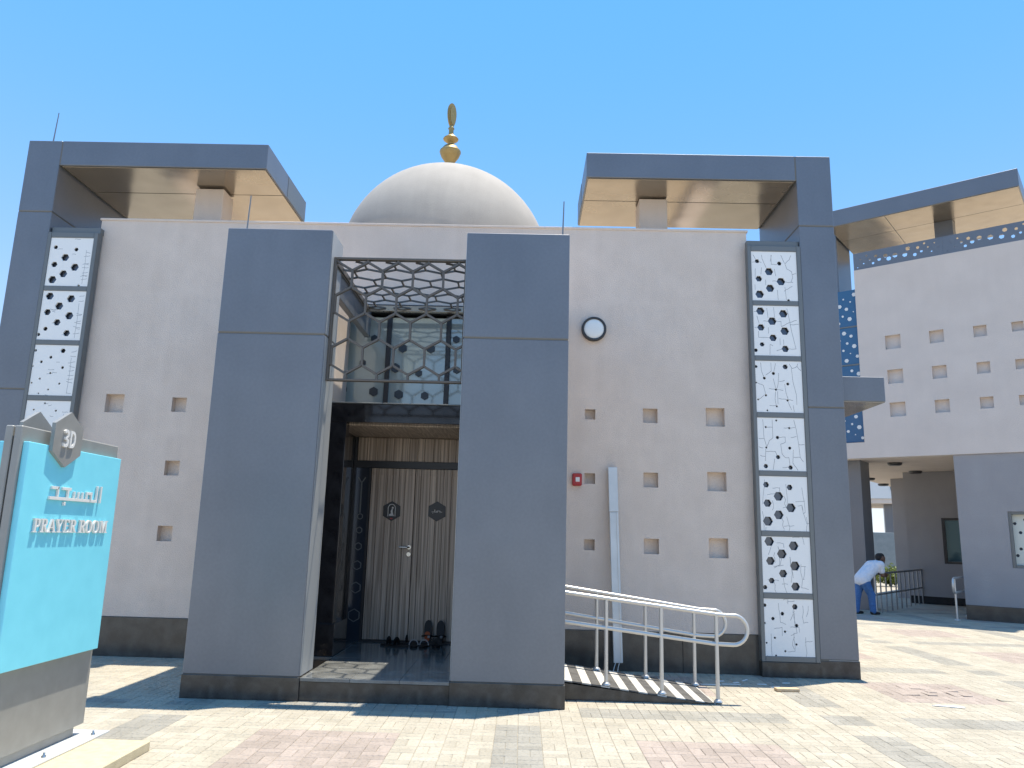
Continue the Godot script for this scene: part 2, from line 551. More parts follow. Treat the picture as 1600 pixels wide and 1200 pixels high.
func stucco_tex(sd: int, c0: Color, c1: Color) -> ImageTexture:
	var size := 512
	var a := FastNoiseLite.new()
	a.seed = sd
	a.frequency = 0.006
	a.fractal_octaves = 5
	var b := FastNoiseLite.new()
	b.seed = sd + 1
	b.frequency = 0.16
	b.fractal_octaves = 2
	var s := FastNoiseLite.new()
	s.seed = sd + 2
	s.frequency = 0.02
	s.fractal_octaves = 4
	var ia := a.get_seamless_image(size, size)
	var ib := b.get_seamless_image(size, size)
	var ic := s.get_seamless_image(size, 64)
	ic.resize(size, size, Image.INTERPOLATE_CUBIC)
	for q in [ia, ib, ic]:
		q.convert(Image.FORMAT_RGB8)
	var im := Image.create(size, size, true, Image.FORMAT_RGB8)
	for y in size:
		for x in size:
			var t := 0.45 * ia.get_pixel(x, y).r + 0.33 * ib.get_pixel(x, y).r + 0.22 * ic.get_pixel(x, y).r
			im.set_pixel(x, y, c0.lerp(c1, clampf((t - 0.5) * 1.25 + 0.5, 0.0, 1.0)))
	im.generate_mipmaps()
	return ImageTexture.create_from_image(im)

func speck_tex(sd: int, c0: Color, c1: Color) -> ImageTexture:
	var size := 256
	var a := FastNoiseLite.new()
	a.seed = sd
	a.frequency = 0.012
	a.fractal_octaves = 4
	var ia := a.get_seamless_image(size, size)
	ia.convert(Image.FORMAT_RGB8)
	var r := RandomNumberGenerator.new()
	r.seed = sd
	var im := Image.create(size, size, true, Image.FORMAT_RGB8)
	for y in size:
		for x in size:
			var t := 0.65 * ia.get_pixel(x, y).r + 0.35 * r.randf()
			im.set_pixel(x, y, c0.lerp(c1, clampf((t - 0.5) * 1.6 + 0.5, 0.0, 1.0)))
	im.generate_mipmaps()
	return ImageTexture.create_from_image(im)

func wood_mat(sd: int, f: float) -> StandardMaterial3D:
	var size := 256
	var a := FastNoiseLite.new()
	a.seed = sd
	a.frequency = 0.075
	a.fractal_octaves = 5
	var ia := a.get_seamless_image(size, 10)
	ia.resize(size, size, Image.INTERPOLATE_CUBIC)
	ia.convert(Image.FORMAT_RGB8)
	var im := Image.create(size, size, true, Image.FORMAT_RGB8)
	var c0 := lin(0.26 * f, 0.20 * f, 0.155 * f)
	var c1 := lin(0.66 * f, 0.55 * f, 0.45 * f)
	for y in size:
		for x in size:
			im.set_pixel(x, y, c0.lerp(c1, clampf((ia.get_pixel(x, y).r - 0.5) * 1.35 + 0.5, 0.0, 1.0)))
	im.generate_mipmaps()
	return tri_mat(ImageTexture.create_from_image(im), Vector3(2.1, 0.45, 2.1), 0.34)

# linear base colours of the pavers: 0 cream, 1 pink, 2 grey
func paver_colour(kind: int, t: float) -> Color:
	var f := lerpf(0.93, 1.10, t)
	if kind == 1:
		return Color(0.40 * f, 0.335 * f, 0.29 * f)
	if kind == 2:
		return Color(0.335 * f, 0.318 * f, 0.275 * f)
	return Color(0.455 * f, 0.415 * f, 0.335 * f)

# white panel print: fine crazed lines around the cut-outs
func panel_tex(sd: int, lines: Array, faint: bool) -> ImageTexture:
	var size := 256
	var r := RandomNumberGenerator.new()
	r.seed = sd
	var im := Image.create(size, size, true, Image.FORMAT_RGB8)
	var base := lin(0.86, 0.85, 0.82)
	var ink := lin(0.30, 0.31, 0.32) if faint else lin(0.24, 0.245, 0.25)
	for y in size:
		for x in size:
			im.set_pixel(x, y, base.darkened(r.randf() * 0.03))
	for l in lines:
		for i in l.size() - 1:
			var p := Vector2(l[i][0], l[i][1]) * size
			var q := Vector2(l[i + 1][0], l[i + 1][1]) * size
			var steps := int(p.distance_to(q)) + 1
			for s in steps + 1:
				var c := p.lerp(q, float(s) / steps) + Vector2(0, sin(s * 0.21 + sd)) * 0.8
				for dx in 2:
					for dy in 2:
						var ix := int(c.x) + dx
						var iy := int(c.y) + dy
						if ix >= 0 and iy >= 0 and ix < size and iy < size:
							im.set_pixel(ix, iy, ink)
	im.generate_mipmaps()
	return ImageTexture.create_from_image(im)

# crazing: uneven upright and level strokes that wander between random cells
func craze(sd: int, n: int) -> Array:
	var r := RandomNumberGenerator.new()
	r.seed = sd
	var out := []
	for k in n:
		var x := r.randf()
		var y := r.randf()
		var l := []
		if r.randf() < 0.66:
			var len := r.randf_range(0.15, 0.45)
			var p := Vector2(x, y)
			l.append(p)
			for s in 3:
				p += Vector2(r.randf_range(-0.035, 0.035), len / 3)
				l.append(p)
			if r.randf() < 0.6:
				l.append(p + Vector2(r.randf_range(-0.14, 0.14), r.randf_range(-0.02, 0.06)))
		else:
			var p := Vector2(x, y)
			l.append(p)
			p += Vector2(r.randf_range(0.08, 0.22), r.randf_range(-0.03, 0.03))
			l.append(p)
			if r.randf() < 0.5:
				l.append(p + Vector2(r.randf_range(-0.02, 0.05), r.randf_range(0.05, 0.15)))
		out.append(l)
	return out

# ---------------------------------------------------------------- scene
func _ready() -> void:
	rng.seed = 20240
	var cam := Camera3D.new()
	cam.name = "camera"
	add_child(cam)
	cam.position = Vector3(0, 1.5, 0)
	cam.rotation = Vector3(deg_to_rad(11.2295), deg_to_rad(1.0453), deg_to_rad(1.5124))
	cam.fov = 53.13
	cam.near = 0.05
	cam.far = 4000.0
	cam.current = true

	var env := Environment.new()
	env.background_mode = Environment.BG_SKY
	var sky := Sky.new()
	var sm := ProceduralSkyMaterial.new()
	sm.sky_top_color = Color(0.305, 0.545, 0.785)
	sm.sky_horizon_color = Color(0.76, 0.785, 0.795)
	sm.sky_curve = 0.145
	sm.sky_energy_multiplier = 1.0
	sm.ground_bottom_color = Color(0.55, 0.50, 0.42)
	sm.ground_horizon_color = Color(0.70, 0.74, 0.76)
	sm.sun_angle_max = 1.0
	sky.sky_material = sm
	env.sky = sky
	env.tonemap_mode = Environment.TONE_MAPPER_LINEAR
	env.tonemap_exposure = 2.0
	env.sdfgi_enabled = true
	env.ssao_enabled = true
	env.ssil_enabled = true
	var we := WorldEnvironment.new()
	we.name = "world_environment"
	we.environment = env
	add_child(we)

	var sun := DirectionalLight3D.new()
	sun.name = "sun"
	add_child(sun)
	sun.light_color = Color(1.0, 0.96, 0.89)
	sun.light_energy = 1.25
	sun.light_angular_distance = 0.5
	sun.shadow_enabled = true
	sun.look_at_from_position(Vector3.ZERO, Vector3(-0.172, -1.0, 0.105), Vector3.FORWARD)

	make_materials()
	build_ground()
	build_hall()
	build_neighbour()
	build_far()
	build_lattice()
	build_ramp()
	build_sign()
	build_wall_things()
	build_shoes()
	build_person()
	build_debris()

func structure(o: Node, called: String) -> void:
	o.name = called
	o.set_meta("kind", "structure")

# ---------------------------------------------------------------- ground
func build_ground() -> void:
	var st := begin()
	quad(st, Vector3(-1500, -0.0055, 1500), Vector3(1500, -0.0055, 1500), Vector3(1500, -0.0055, -1500), Vector3(-1500, -0.0055, -1500), Vector3.UP)
	var g := put("ground", st, M.bed, self)
	g.set_meta("kind", "structure")
	g.set_meta("label", "sandy bed under and beyond the paved forecourt")

	var pav := Node3D.new()
	pav.name = "pavement"
	pav.set_meta("kind", "structure")
	pav.set_meta("label", "cream block pavement with pink squares and grey strips")
	add_child(pav)
	var mesh := paver_mesh()
	var near := []
	var rest := []
	var c := 0.18
	var x_base := -0.18
	var z_base := 7.01
	for j in range(-24, 72):
		for i in range(-46, 84):
			var cx := x_base + (i + 0.5) * c
			var cz := z_base + (j + 0.5) * c
			if cx < 3.95 and cx > -6.75 and cz > 9.62:
				continue
			if cx < -5.5 and cz > 6.0 and cx < -8.0:
				continue
			if absf(cx) > cz * 0.78 + 1.6 and cz > 3.6:
				continue
			if cx > -1.98 and cx < -0.62 and cz > 7.35:
				continue
			var a := posmod(i, 16)
			var b := posmod(j, 16)
			var kind := 0
			if a >= 6 and a <= 11 and b >= 6 and b <= 11:
				kind = 1
			elif (a < 2 and b >= 4 and b <= 13) or (b < 2 and a >= 4 and a <= 13) or (a < 2 and b < 2):
				kind = 2
			if cx < -3.25 and cz > 7.2:
				kind = 0
			var up := posmod(i + j, 2) == 0
			var rough_patch := cx > 3.95 and cx < 5.0 and cz > 8.35 and cz < 8.95 and rng.randf() < 0.35
			for k in 2:
				var off := (k - 0.5) * c * 0.5
				var p := Vector3(cx + (off if up else 0.0), rng.randf_range(-0.0012, 0.0012), -(cz + (0.0 if up else off)))
				var t := rng.randf()
				var bs := Basis(Vector3.UP, (PI / 2 if up else 0.0) + rng.randf_range(-0.006, 0.006)) * Basis(Vector3.RIGHT, rng.randf_range(-0.006, 0.006))
				if rough_patch:
					bs = bs * Basis(Vector3.BACK, rng.randf_range(-0.05, 0.05)) * Basis(Vector3.RIGHT, rng.randf_range(-0.05, 0.05))
					p.y += rng.randf_range(0.0, 0.008)
				var e := [p, bs, kind, t]
				# individually: the rows that show largest at the foot of the photograph
				if cz > 5.34 and cz < 6.1 and absf(cx + 0.1) < cz * 0.62 and not (cx < -2.45 and cz < 5.75):
					near.append(e)
				else:
					rest.append(e)
	near.sort_custom(func(p, q): return p[0].z > q[0].z)
	while near.size() > 300:
		rest.append(near.pop_back())
	for e in near:
		var o := MeshInstance3D.new()
		o.mesh = mesh
		o.material_override = M.paver[e[2] * 3 + int(e[3] * 2.99)]
		o.name = "paver"
		pav.add_child(o, true)
		o.transform = Transform3D(e[1], e[0])
	var mm := MultiMesh.new()
	mm.transform_format = MultiMesh.TRANSFORM_3D
	mm.use_colors = true
	mm.mesh = mesh
	mm.instance_count = rest.size()
	for k in rest.size():
		var e: Array = rest[k]
		mm.set_instance_transform(k, Transform3D(e[1], e[0]))
		mm.set_instance_color(k, paver_colour(e[2], e[3]))
	var mi := MultiMeshInstance3D.new()
	mi.name = "paver_field"
	mi.multimesh = mm
	mi.material_override = M.paver_all
	mi.set_meta("kind", "stuff")
	pav.add_child(mi)

func paver_mesh() -> ArrayMesh:
	var st := begin()
	var hx := 0.0885
	var hz := 0.0435
	var b := 0.0035
	var t := 0.0
	var lo := -0.05
	st.set_color(Color.WHITE)
	quad(st, Vector3(-hx + b, t, -hz + b), Vector3(hx - b, t, -hz + b), Vector3(hx - b, t, hz - b), Vector3(-hx + b, t, hz - b), Vector3.UP)
	var cs := [Vector2(-1, -1), Vector2(1, -1), Vector2(1, 1), Vector2(-1, 1)]
	for k in 4:
		var p: Vector2 = cs[k]
		var q: Vector2 = cs[(k + 1) % 4]
		var o := Vector3(p.x + q.x, 0, p.y + q.y)
		var a0 := Vector3(p.x * (hx - b), t, p.y * (hz - b))
		var b0 := Vector3(q.x * (hx - b), t, q.y * (hz - b))
		var a1 := Vector3(p.x * hx, t - b, p.y * hz)
		var b1 := Vector3(q.x * hx, t - b, q.y * hz)
		quad(st, a0, b0, b1, a1, o + Vector3.UP)
		quad(st, a1, b1, Vector3(b1.x, lo, b1.z), Vector3(a1.x, lo, a1.z), o)
	return st.commit()

# ---------------------------------------------------------------- the prayer hall
func sq(x: float, y: float, s: float) -> Array:
	return [x - s / 2, x + s / 2, y - s / 2, y + s / 2]

func build_hall() -> void:
	var h := thing("prayer_hall", "single storey prayer hall with pale dome, stucco walls and dark grey clad towers", "building", V(-1.37, 0, 9.5))
	var inv := Node3D.new()
	# parts are written in world coordinates and shifted to the base of the hall
	var off := -h.position
	var parts := []
	inv.free()
	var wz := 9.42
	# front wall with its niches; left open where the entrance stands
	var st := begin()
	var niches := []
	var f := 0.9711
	for row in [3.055, 2.24, 1.425]:
		var y: float = 1.5 + (row - 1.5) * f
		niches.append(sq(0.83 * f, y, 0.128))
		niches.append(sq(1.595 * f, y, 0.180))
		niches.append(sq(2.42 * f, y, 0.232))
		niches.append(sq(-4.46 * f, y, 0.182))
		niches.append(sq(-5.30 * f, y, 0.232))
		niches.append(sq(-3.66 * f, y, 0.128))
	var left_n := niches.filter(func(q): return q[1] < -2.6)
	var right_n := niches.filter(func(q): return q[0] > -0.2)
	niche_wall(st, -5.62, -2.56, 0.45, 5.44, -wz, 0.3, left_n, [], 0.095)
	parts.append(put("wall", st, M.stucco, h))
	st = begin()
	niche_wall(st, -0.20, 2.81, 0.45, 5.44, -wz, 0.3, right_n, [], 0.095)
	parts.append(put("wall", st, M.stucco, h))
	st = begin()
	niche_wall(st, -2.5598, -0.2002, 4.36, 5.44, -wz, 0.3, [], [], 0.065)
	parts.append(put("wall", st, M.stucco, h))
	for r in [[-5.62, -3.0], [-3.0, -2.56], [-0.20, 0.9], [0.9, 1.9], [1.9, 2.81]]:
		parts.append(box_part("skirting_slab", r[0] + 0.0015, r[1] - 0.0015, 0.0, 0.447, wz - 0.018, wz + 0.28, M.granite_skirt, h, 0.003))
	# side and back walls, roof
	parts.append(box_part("side_wall", -5.62, -5.32, 0.0, 5.44, wz + 0.301, 16.5, M.stucco, h))
	parts.append(box_part("side_wall", 2.51, 2.81, 0.0, 5.44, wz + 0.301, 16.5, M.stucco, h))
	parts.append(box_part("back_wall", -5.62, 2.81, 0.0, 5.44, 16.501, 16.8, M.stucco, h))
	parts.append(box_part("roof", -5.318, 2.508, 4.95, 5.2, wz + 0.302, 16.499, M.roof, h))
	for q in [[-5.64, -2.0], [-1.998, 0.2], [0.202, 2.83]]:
		parts.append(box_part("coping", q[0], q[1], 5.441, 5.47, wz - 0.012, wz + 0.312, M.stucco, h, 0.004))
	# dome and finial
	st = begin()
	var prof := []
	prof.append(Vector2(1.70, -0.65))
	prof.append(Vector2(1.70, -0.2))
	for k in 25:
		var a := k / 24.0 * PI / 2
		prof.append(Vector2(maxf(1.70 * cos(a), 0.001), 1.72 * sin(a)))
	lathe(st, V(-1.37, 5.75, 12.0), prof, 72)
	var dome := put("dome", st, M.dome, h)
	parts.append(dome)
	st = begin()
	var fin := []
	for p in [[0.05, -0.25], [0.05, 0.0], [0.075, 0.02], [0.135, 0.12], [0.162, 0.20], [0.158, 0.225], [0.135, 0.25], [0.13, 0.262], [0.105, 0.30], [0.045, 0.345], [0.04, 0.36], [0.05, 0.375], [0.112, 0.43], [0.118, 0.445], [0.108, 0.462], [0.05, 0.515], [0.038, 0.54], [0.036, 0.62], [0.05, 0.64], [0.034, 0.665], [0.03, 0.69]]:
		fin.append(Vector2(p[0] * 1.12, p[1]))
	lathe(st, V(-1.37, 7.66, 12.0), fin, 28)
	# the solid leaf-shaped tip, flattened and a little turned
	var leaf_tip := PackedVector2Array()
	for k in 24:
		var a := TAU * k / 24.0
		leaf_tip.append(Vector2(sin(a) * 0.09 * (1.0 - 0.12 * cos(a)), -cos(a) * 0.225))
	for q in [[1.0, 0.012], [0.86, 0.026], [0.62, 0.038]]:
		var ring := PackedVector2Array()
		for p in leaf_tip:
			ring.append(p * Vector2(q[0], q[0] * 0.5 + 0.5))
		prism(st, ring, -q[1], q[1], Transform3D(Basis(Vector3.UP, 0.75), V(-1.37, 8.55, 12.0)))
	var fn := put("finial", st, M.gold, dome)
	parts.append(fn)

	# towers: a clad column and a clad roof slab over the corner of the roof
	build_tower(h, parts, -6.67, -6.225, -3.47, 6.50, 11.1)
	build_tower(h, parts, 3.895, 3.45, 0.73, 6.465, 10.9)
	# stucco posts that carry the slabs
	parts.append(box_part("roof_post", -4.63, -4.24, 5.2, 6.12, 9.86, 10.22, M.stucco, h, 0.008))
	parts.append(box_part("roof_post", 1.50, 1.88, 5.2, 6.09, 9.86, 10.22, M.stucco, h, 0.008))
	# short clad beam on the flank of the tower
	parts.append(box_part("side_beam", 3.9, 4.47, 3.262, 3.57, 9.45, 10.75, M.clad, h))
	parts.append(box_part("beam_soffit", 3.9, 4.465, 3.25, 3.2615, 9.46, 10.74, M.soffit, h, 0.002))

	# perforated panels in front of dark glass
	build_panels(h, parts, 2.78, 3.448, false)
	build_panels(h, parts, -6.223, -5.57, true)

	# entrance pillars
	for r in [[-3.045, -1.985], [-0.62, 0.408]]:
		var x0: float = r[0]
		var x1: float = r[1]
		var d0 := 7.28
		var d1 := 7.73
		parts.append(box_part("sealant", x0 + 0.006, x1 - 0.006, 0.0, 4.45, d0 + 0.006, d1 - 0.006, M.sealant, h, 0.0))
		parts.append(box_part("pillar_plinth", x0 - 0.006, x1 + 0.006, 0.0, 0.205, d0 - 0.006, d1 + 0.006, M.granite, h, 0.004))
		var pp := box_part("pillar_cladding", x0, x1, 0.209, 3.392, d0, d1, M.clad, h, 0.006)
		parts.append(pp)
		pp = box_part("pillar_cladding", x0, x1, 3.406, 4.49, d0, d1, M.clad, h, 0.006)
		parts.append(pp)
		# pale metal lining on the face towards the doors
		var lx := x1 + 0.001 if x0 < -2.0 else x0 - 0.005
		for q in [[0.212, 3.39], [3.408, 4.485]]:
			parts.append(box_part("side_lining", lx, lx + 0.004, q[0], q[1], d0 + 0.022, d1 - 0.004, M.lining, h, 0.0))
		st = begin()
		var rx := x0 + 0.07 if x0 < -2.0 else x1 - 0.06
		rb(st, rx - 0.04, rx + 0.04, 4.491, 4.505, d0 + 0.26, d0 + 0.34, 0.002)
		tube(st, [V(rx, 4.49, d0 + 0.3), V(rx + 0.012, 4.98, d0 + 0.3)], 0.009, 8, 0.006)
		parts.append(put("lightning_rod", st, M.rod, h))
	parts.append(box_part("roof_clip", -2.33, -2.31, 4.491, 4.60, 7.66, 7.68, M.rod, h, 0.002))
	parts.append(box_part("roof_clip", 0.255, 0.275, 4.491, 4.58, 7.66, 7.68, M.rod, h, 0.002))
	st = begin()
	tube(st, [V(-6.56, 6.50, 9.6), V(-6.535, 7.08, 9.6)], 0.010, 8, 0.006)
	parts.append(put("lightning_rod", st, M.rod, h))
	# solid flanks between the pillars and the wall
	parts.append(box_part("portal_flank", -3.03, -2.24, 0.0, 4.28, 7.735, wz - 0.02, M.stucco, h, 0.006))
	parts.append(box_part("portal_flank", -0.36, 0.40, 0.0, 4.28, 8.80, wz - 0.02, M.stucco, h, 0.006))
	parts.append(box_part("portal_flank", -0.54, 0.40, 2.75, 4.28, 7.735, 8.798, M.stucco, h, 0.006))
	parts.append(box_part("flank_lining", -2.239, -2.224, 0.2, 2.93, 7.745, 8.545, M.granite_black, h, 0.002))
	# beams joining the pillars to the wall, lintel over the glass
	for r in [[-2.06, -1.988], [-0.617, -0.543]]:
		parts.append(box_part("portal_beam", r[0], r[1], 3.93, 4.26, 7.735, wz - 0.002, M.clad, h, 0.004))
	parts.append(box_part("lintel", -2.56, -0.20, 4.26, 4.358, wz - 0.05, wz + 0.25, M.dark_frame, h, 0.004))
	parts.append(box_part("lintel_band", -1.986, -0.619, 4.19, 4.258, 9.10, 9.16, M.soffit, h, 0.003))

	# glass over the entrance with hexagon films
	var gz := wz + 0.10
	var gx := [-2.52, -1.76, -1.0, -0.22]
	for k in 3:
		st = begin()
		# each pane is set a hair out of true
		var tw := [0.010, -0.012, 0.006]
		bx(st, V((gx[k] + gx[k + 1]) / 2, 3.55, gz), Vector3(gx[k + 1] - gx[k] - 0.05, 1.36, 0.012), 0.002, Basis(Vector3.UP, tw[k]))
		var pane := put("glass_pane", st, M.window_glass, h)
		parts.append(pane)
		var hx: Array = [[[-2.40, 3.38, 0.035], [-2.33, 3.92, 0.045], [-1.95, 3.94, 0.05], [-2.08, 3.62, 0.045], [-2.30, 3.27, 0.05], [-1.92, 3.25, 0.062]],
			[[-1.58, 3.82, 0.06], [-1.66, 3.56, 0.065], [-1.22, 3.82, 0.06], [-1.36, 3.50, 0.05], [-1.60, 3.22, 0.062], [-1.27, 3.21, 0.055]],
			[[-0.9, 3.95, 0.05], [-0.88, 3.55, 0.05], [-0.5, 3.7, 0.05], [-0.6, 3.3, 0.06]]][k]
		for e in hx:
			st = begin()
			prism(st, hex_poly(Vector2(e[0], e[1]), e[2], PI / 6), -gz + 0.0125, -gz + 0.0185)
			var hf := put("hexagon_film_or_daylight", st, M.hex_film, pane)
			parts.append(hf)
	for x in gx:
		parts.append(box_part("mullion", x - 0.03, x + 0.03, 2.95, 4.258, gz - 0.045, gz + 0.06, M.dark_frame, h, 0.003))

	# black granite portal box round the recessed doors
	var b0 := 8.55
	parts.append(box_part("portal_header", -2.215, -0.50, 2.72, 2.93, b0, 9.78, M.granite_black, h, 0.004))
	parts.append(box_part("portal_header_wall", -2.56, -0.20, 2.7205, 2.95, 9.785, 9.84, M.granite_black, h, 0.004))
	parts.append(box_part("portal_ledge", -2.215, -0.50, 2.9315, 2.945, b0 - 0.012, 9.6, M.frame, h, 0.002))
	for r in [[-2.215, -2.01], [-0.705, -0.50]]:
		parts.append(box_part("portal_jamb", r[0], r[1], 0.205, 2.718, b0, b0 + 0.16, M.granite_black, h, 0.004))
	parts.append(box_part("portal_side", -2.215, -2.165, 0.205, 2.718, b0 + 0.162, 9.86, M.granite_black, h, 0.003))
	parts.append(box_part("portal_side", -0.55, -0.50, 0.205, 2.718, b0 + 0.162, 9.86, M.granite_black, h, 0.003))
	parts.append(box_part("portal_plinth", -2.235, -1.985, 0.204, 0.535, b0 - 0.02, b0 + 0.6, M.granite_black, h, 0.004))
	parts.append(box_part("portal_plinth", -0.73, -0.48, 0.204, 0.535, b0 - 0.02, b0 + 0.6, M.granite_black, h, 0.004))
	st = begin()
	rb(st, -2.163, -0.552, 2.705, 2.719, b0 + 0.165, 9.78, 0.0)
	parts.append(put("portal_soffit", st, M.wood[1], h))
	# platform: step face and polished tiles
	parts.append(box_part("entrance_step", -1.979, -0.626, -0.01, 0.168, 7.30, 8.5, M.granite, h, 0.003))
	parts.append(box_part("entrance_base", -2.56, -0.20, -0.01, 0.168, 8.501, 9.9, M.granite, h, 0.003))
	var nx := 3
	for i in nx:
		for j in 4:
			var tx0 := -1.979 + i * 0.451
			var td0 := 7.292 + j * 0.302
			parts.append(box_part("platform_tile", tx0 + 0.001, tx0 + 0.450, 0.1695, 0.2, td0 + 0.001, td0 + 0.301, M.tile, h, 0.002))
	for i in 4:
		for j in 3:
			var tx0 := -2.56 + i * 0.59
			var td0 := 8.501 + j * 0.466
			parts.append(box_part("platform_tile", tx0 + 0.001, tx0 + 0.589, 0.1695, 0.2, td0 + 0.001, td0 + 0.465, M.tile, h, 0.002))

	# doors
	var dz := 9.80
	st = begin()
	rb(st, -2.16, -1.945, 2.315, 2.40, dz - 0.03, dz + 0.05)
	rb(st, -1.944, -0.555, 2.315, 2.40, dz - 0.031, dz + 0.05)
	rb(st, -2.164, -2.135, 0.201, 2.314, dz - 0.03, dz + 0.05)
	rb(st, -0.81, -0.78, 0.201, 2.314, dz - 0.03, dz + 0.05)
	rb(st, -1.965, -1.935, 0.201, 2.314, dz - 0.03, dz + 0.05)
	rb(st, -2.163, -2.13, 2.401, 2.704, dz - 0.03, dz + 0.05)
	parts.append(put("door_frame", st, M.dark_frame, h))
	var transom := box_part("transom", -2.129, -0.556, 2.401, 2.703, dz + 0.012, dz + 0.05, M.dark_frame, h, 0.0)
	parts.append(transom)
	var x := -2.128
	var kk := 0
	while x < -0.57:
		var w := rng.randf_range(0.085, 0.135)
		var x1: float = min(x + w, -0.558)
		parts.append(box_part("board", x + 0.001, x1 - 0.001, 2.403, 2.702, dz - 0.008 + rng.randf_range(-0.001, 0.001), dz + 0.0115, M.wood[(kk * 2) % 3], transom, 0.003))
		x = x1
		kk += 1
	var side := box_part("side_panel", -2.134, -1.966, 0.201, 2.314, dz - 0.002, dz + 0.04, M.glass_dark, h, 0.0)
	parts.append(side)
	# pale outlines of hexagons growing towards the floor, and a stem above them
	for e in [[1.70, 0.035], [1.53, 0.038], [1.33, 0.045], [1.10, 0.055], [0.83, 0.066], [0.50, 0.075]]:
		st = begin()
		var hp := hex_poly(Vector2(-2.05, e[0]), e[1], PI / 6)
		for k in 6:
			bar(st, Vector3(hp[k].x, hp[k].y, -dz + 0.004), Vector3(hp[(k + 1) % 6].x, hp[(k + 1) % 6].y, -dz + 0.004), 0.012, 0.003, Vector3.BACK)
		parts.append(put("hexagon_outline", st, M.frame, side))
	st = begin()
	bar(st, V(-2.055, 1.745, dz - 0.004), V(-2.055, 2.12, dz - 0.004), 0.018, 0.003, Vector3.BACK)
	bar(st, V(-2.055, 2.12, dz - 0.004), V(-2.10, 2.19, dz - 0.004), 0.014, 0.003, Vector3.BACK)
	bar(st, V(-2.055, 2.12, dz - 0.004), V(-2.01, 2.19, dz - 0.004), 0.014, 0.003, Vector3.BACK)
	parts.append(put("stem_outline", st, M.frame, side))
	for r in [[-1.932, -1.374], [-1.369, -0.812]]:
		var leaf := box_part("door_leaf", r[0], r[1], 0.222, 2.312, dz + 0.0015, dz + 0.045, M.dark_frame, h, 0.0)
		parts.append(leaf)
		x = r[0]
		while x < r[1] - 0.02:
			var w := rng.randf_range(0.07, 0.125)
			var x1: float = x + w
			if r[1] - x1 < 0.05:
				x1 = r[1]
			parts.append(box_part("board", x + 0.0012, x1 - 0.0012, 0.224, 2.310, dz - 0.02 + rng.randf_range(-0.0012, 0.0012), dz + 0.001, M.wood[kk % 3], leaf, 0.003))
			x = x1
			kk += 1
		if r[0] < -1.5:
			st = begin()
			tube(st, [V(-1.41, 1.335, dz - 0.02), V(-1.41, 1.335, dz - 0.075), V(-1.43, 1.335, dz - 0.082), V(-1.53, 1.335, dz - 0.08)], 0.0105, 8)
			for yy in [1.335, 1.25]:
				var dsk := []
				for k in 13:
					dsk.append(Vector2(cos(TAU * k / 12.0), sin(TAU * k / 12.0)) * 0.026)
				dsk.pop_back()
				prism(st, PackedVector2Array(dsk), -dz + 0.0205, -dz + 0.029, Transform3D(Basis.IDENTITY, Vector3(-1.41, yy, 0)))
			rb(st, -1.413, -1.407, 1.235, 1.265, dz - 0.035, dz - 0.029)
			parts.append(put("door_handle", st, M.steel, leaf))
	for y in [0.55, 0.95, 1.45, 2.02]:
		st = begin()
		tube(st, [V(-2.172, y, dz - 0.035), V(-2.172, y + 0.11, dz - 0.035)], 0.011, 8)
		parts.append(put("hinge", st, M.steel, h))
	parts.append(box_part("threshold", -1.95, -0.79, 0.2005, 0.221, dz - 0.06, dz + 0.05, M.dark_frame, h, 0.003))
	for p in parts:
		if p.get_parent() == h:
			p.position += off

func build_tower(h: Node3D, parts: Array, xo: float, xi: float, xe: float, top: float, back: float) -> void:
	var d0 := 9.3
	var fb := top - 0.345
	var lo: float = min(xo, xi)
	var hi: float = max(xo, xi)
	parts.append(box_part("sealant", lo + 0.006, hi - 0.006, 0.0, top - 0.02, d0 + 0.006, back - 0.006, M.sealant, h, 0.0))
	parts.append(box_part("tower_plinth", lo - 0.005, hi + 0.005, 0.0, 0.195, d0 - 0.005, back, M.granite, h, 0.004))
	parts.append(box_part("plinth_joint", lo + 0.1, hi, 0.197, 0.204, d0 + 0.001, d0 + 0.02, M.sealant_light, h, 0.0))
	for r in [[0.207, 3.135], [3.149, 5.49], [5.504, top]]:
		parts.append(box_part("tower_cladding", lo, hi, r[0], r[1], d0, back, M.clad, h, 0.006))
	# slab: fascia, edges, soffit sheets with open joints
	var a: float = min(xi, xe)
	var b: float = max(xi, xe)
	if xe > xi:
		a += 0.012
	else:
		b -= 0.012
	parts.append(box_part("slab_cladding", a, b, fb, top, d0, back, M.clad, h, 0.006))
	parts.append(box_part("slab_joint", min(xi, a) if xe > xi else b, max(xi, a) if xe > xi else xi, fb + 0.004, top - 0.006, d0 + 0.006, back - 0.01, M.sealant, h, 0.0))
	var mid := (d0 + 0.02 + back) / 2 - 0.12
	for r in [[d0 + 0.03, mid - 0.006], [mid + 0.006, back - 0.02]]:
		parts.append(box_part("soffit_sheet", a + 0.02, b - 0.02, fb - 0.012, fb - 0.001, r[0], r[1], M.soffit, h, 0.003))
	# outer edge trim seen on the end of the slab
	var ex := xe
	parts.append(box_part("slab_end", ex + (0.001 if xe > xi else -0.004), ex + (0.004 if xe > xi else -0.001), fb + 0.01, top - 0.01, d0 + 0.9, back - 0.02, M.frame, h, 0.0))

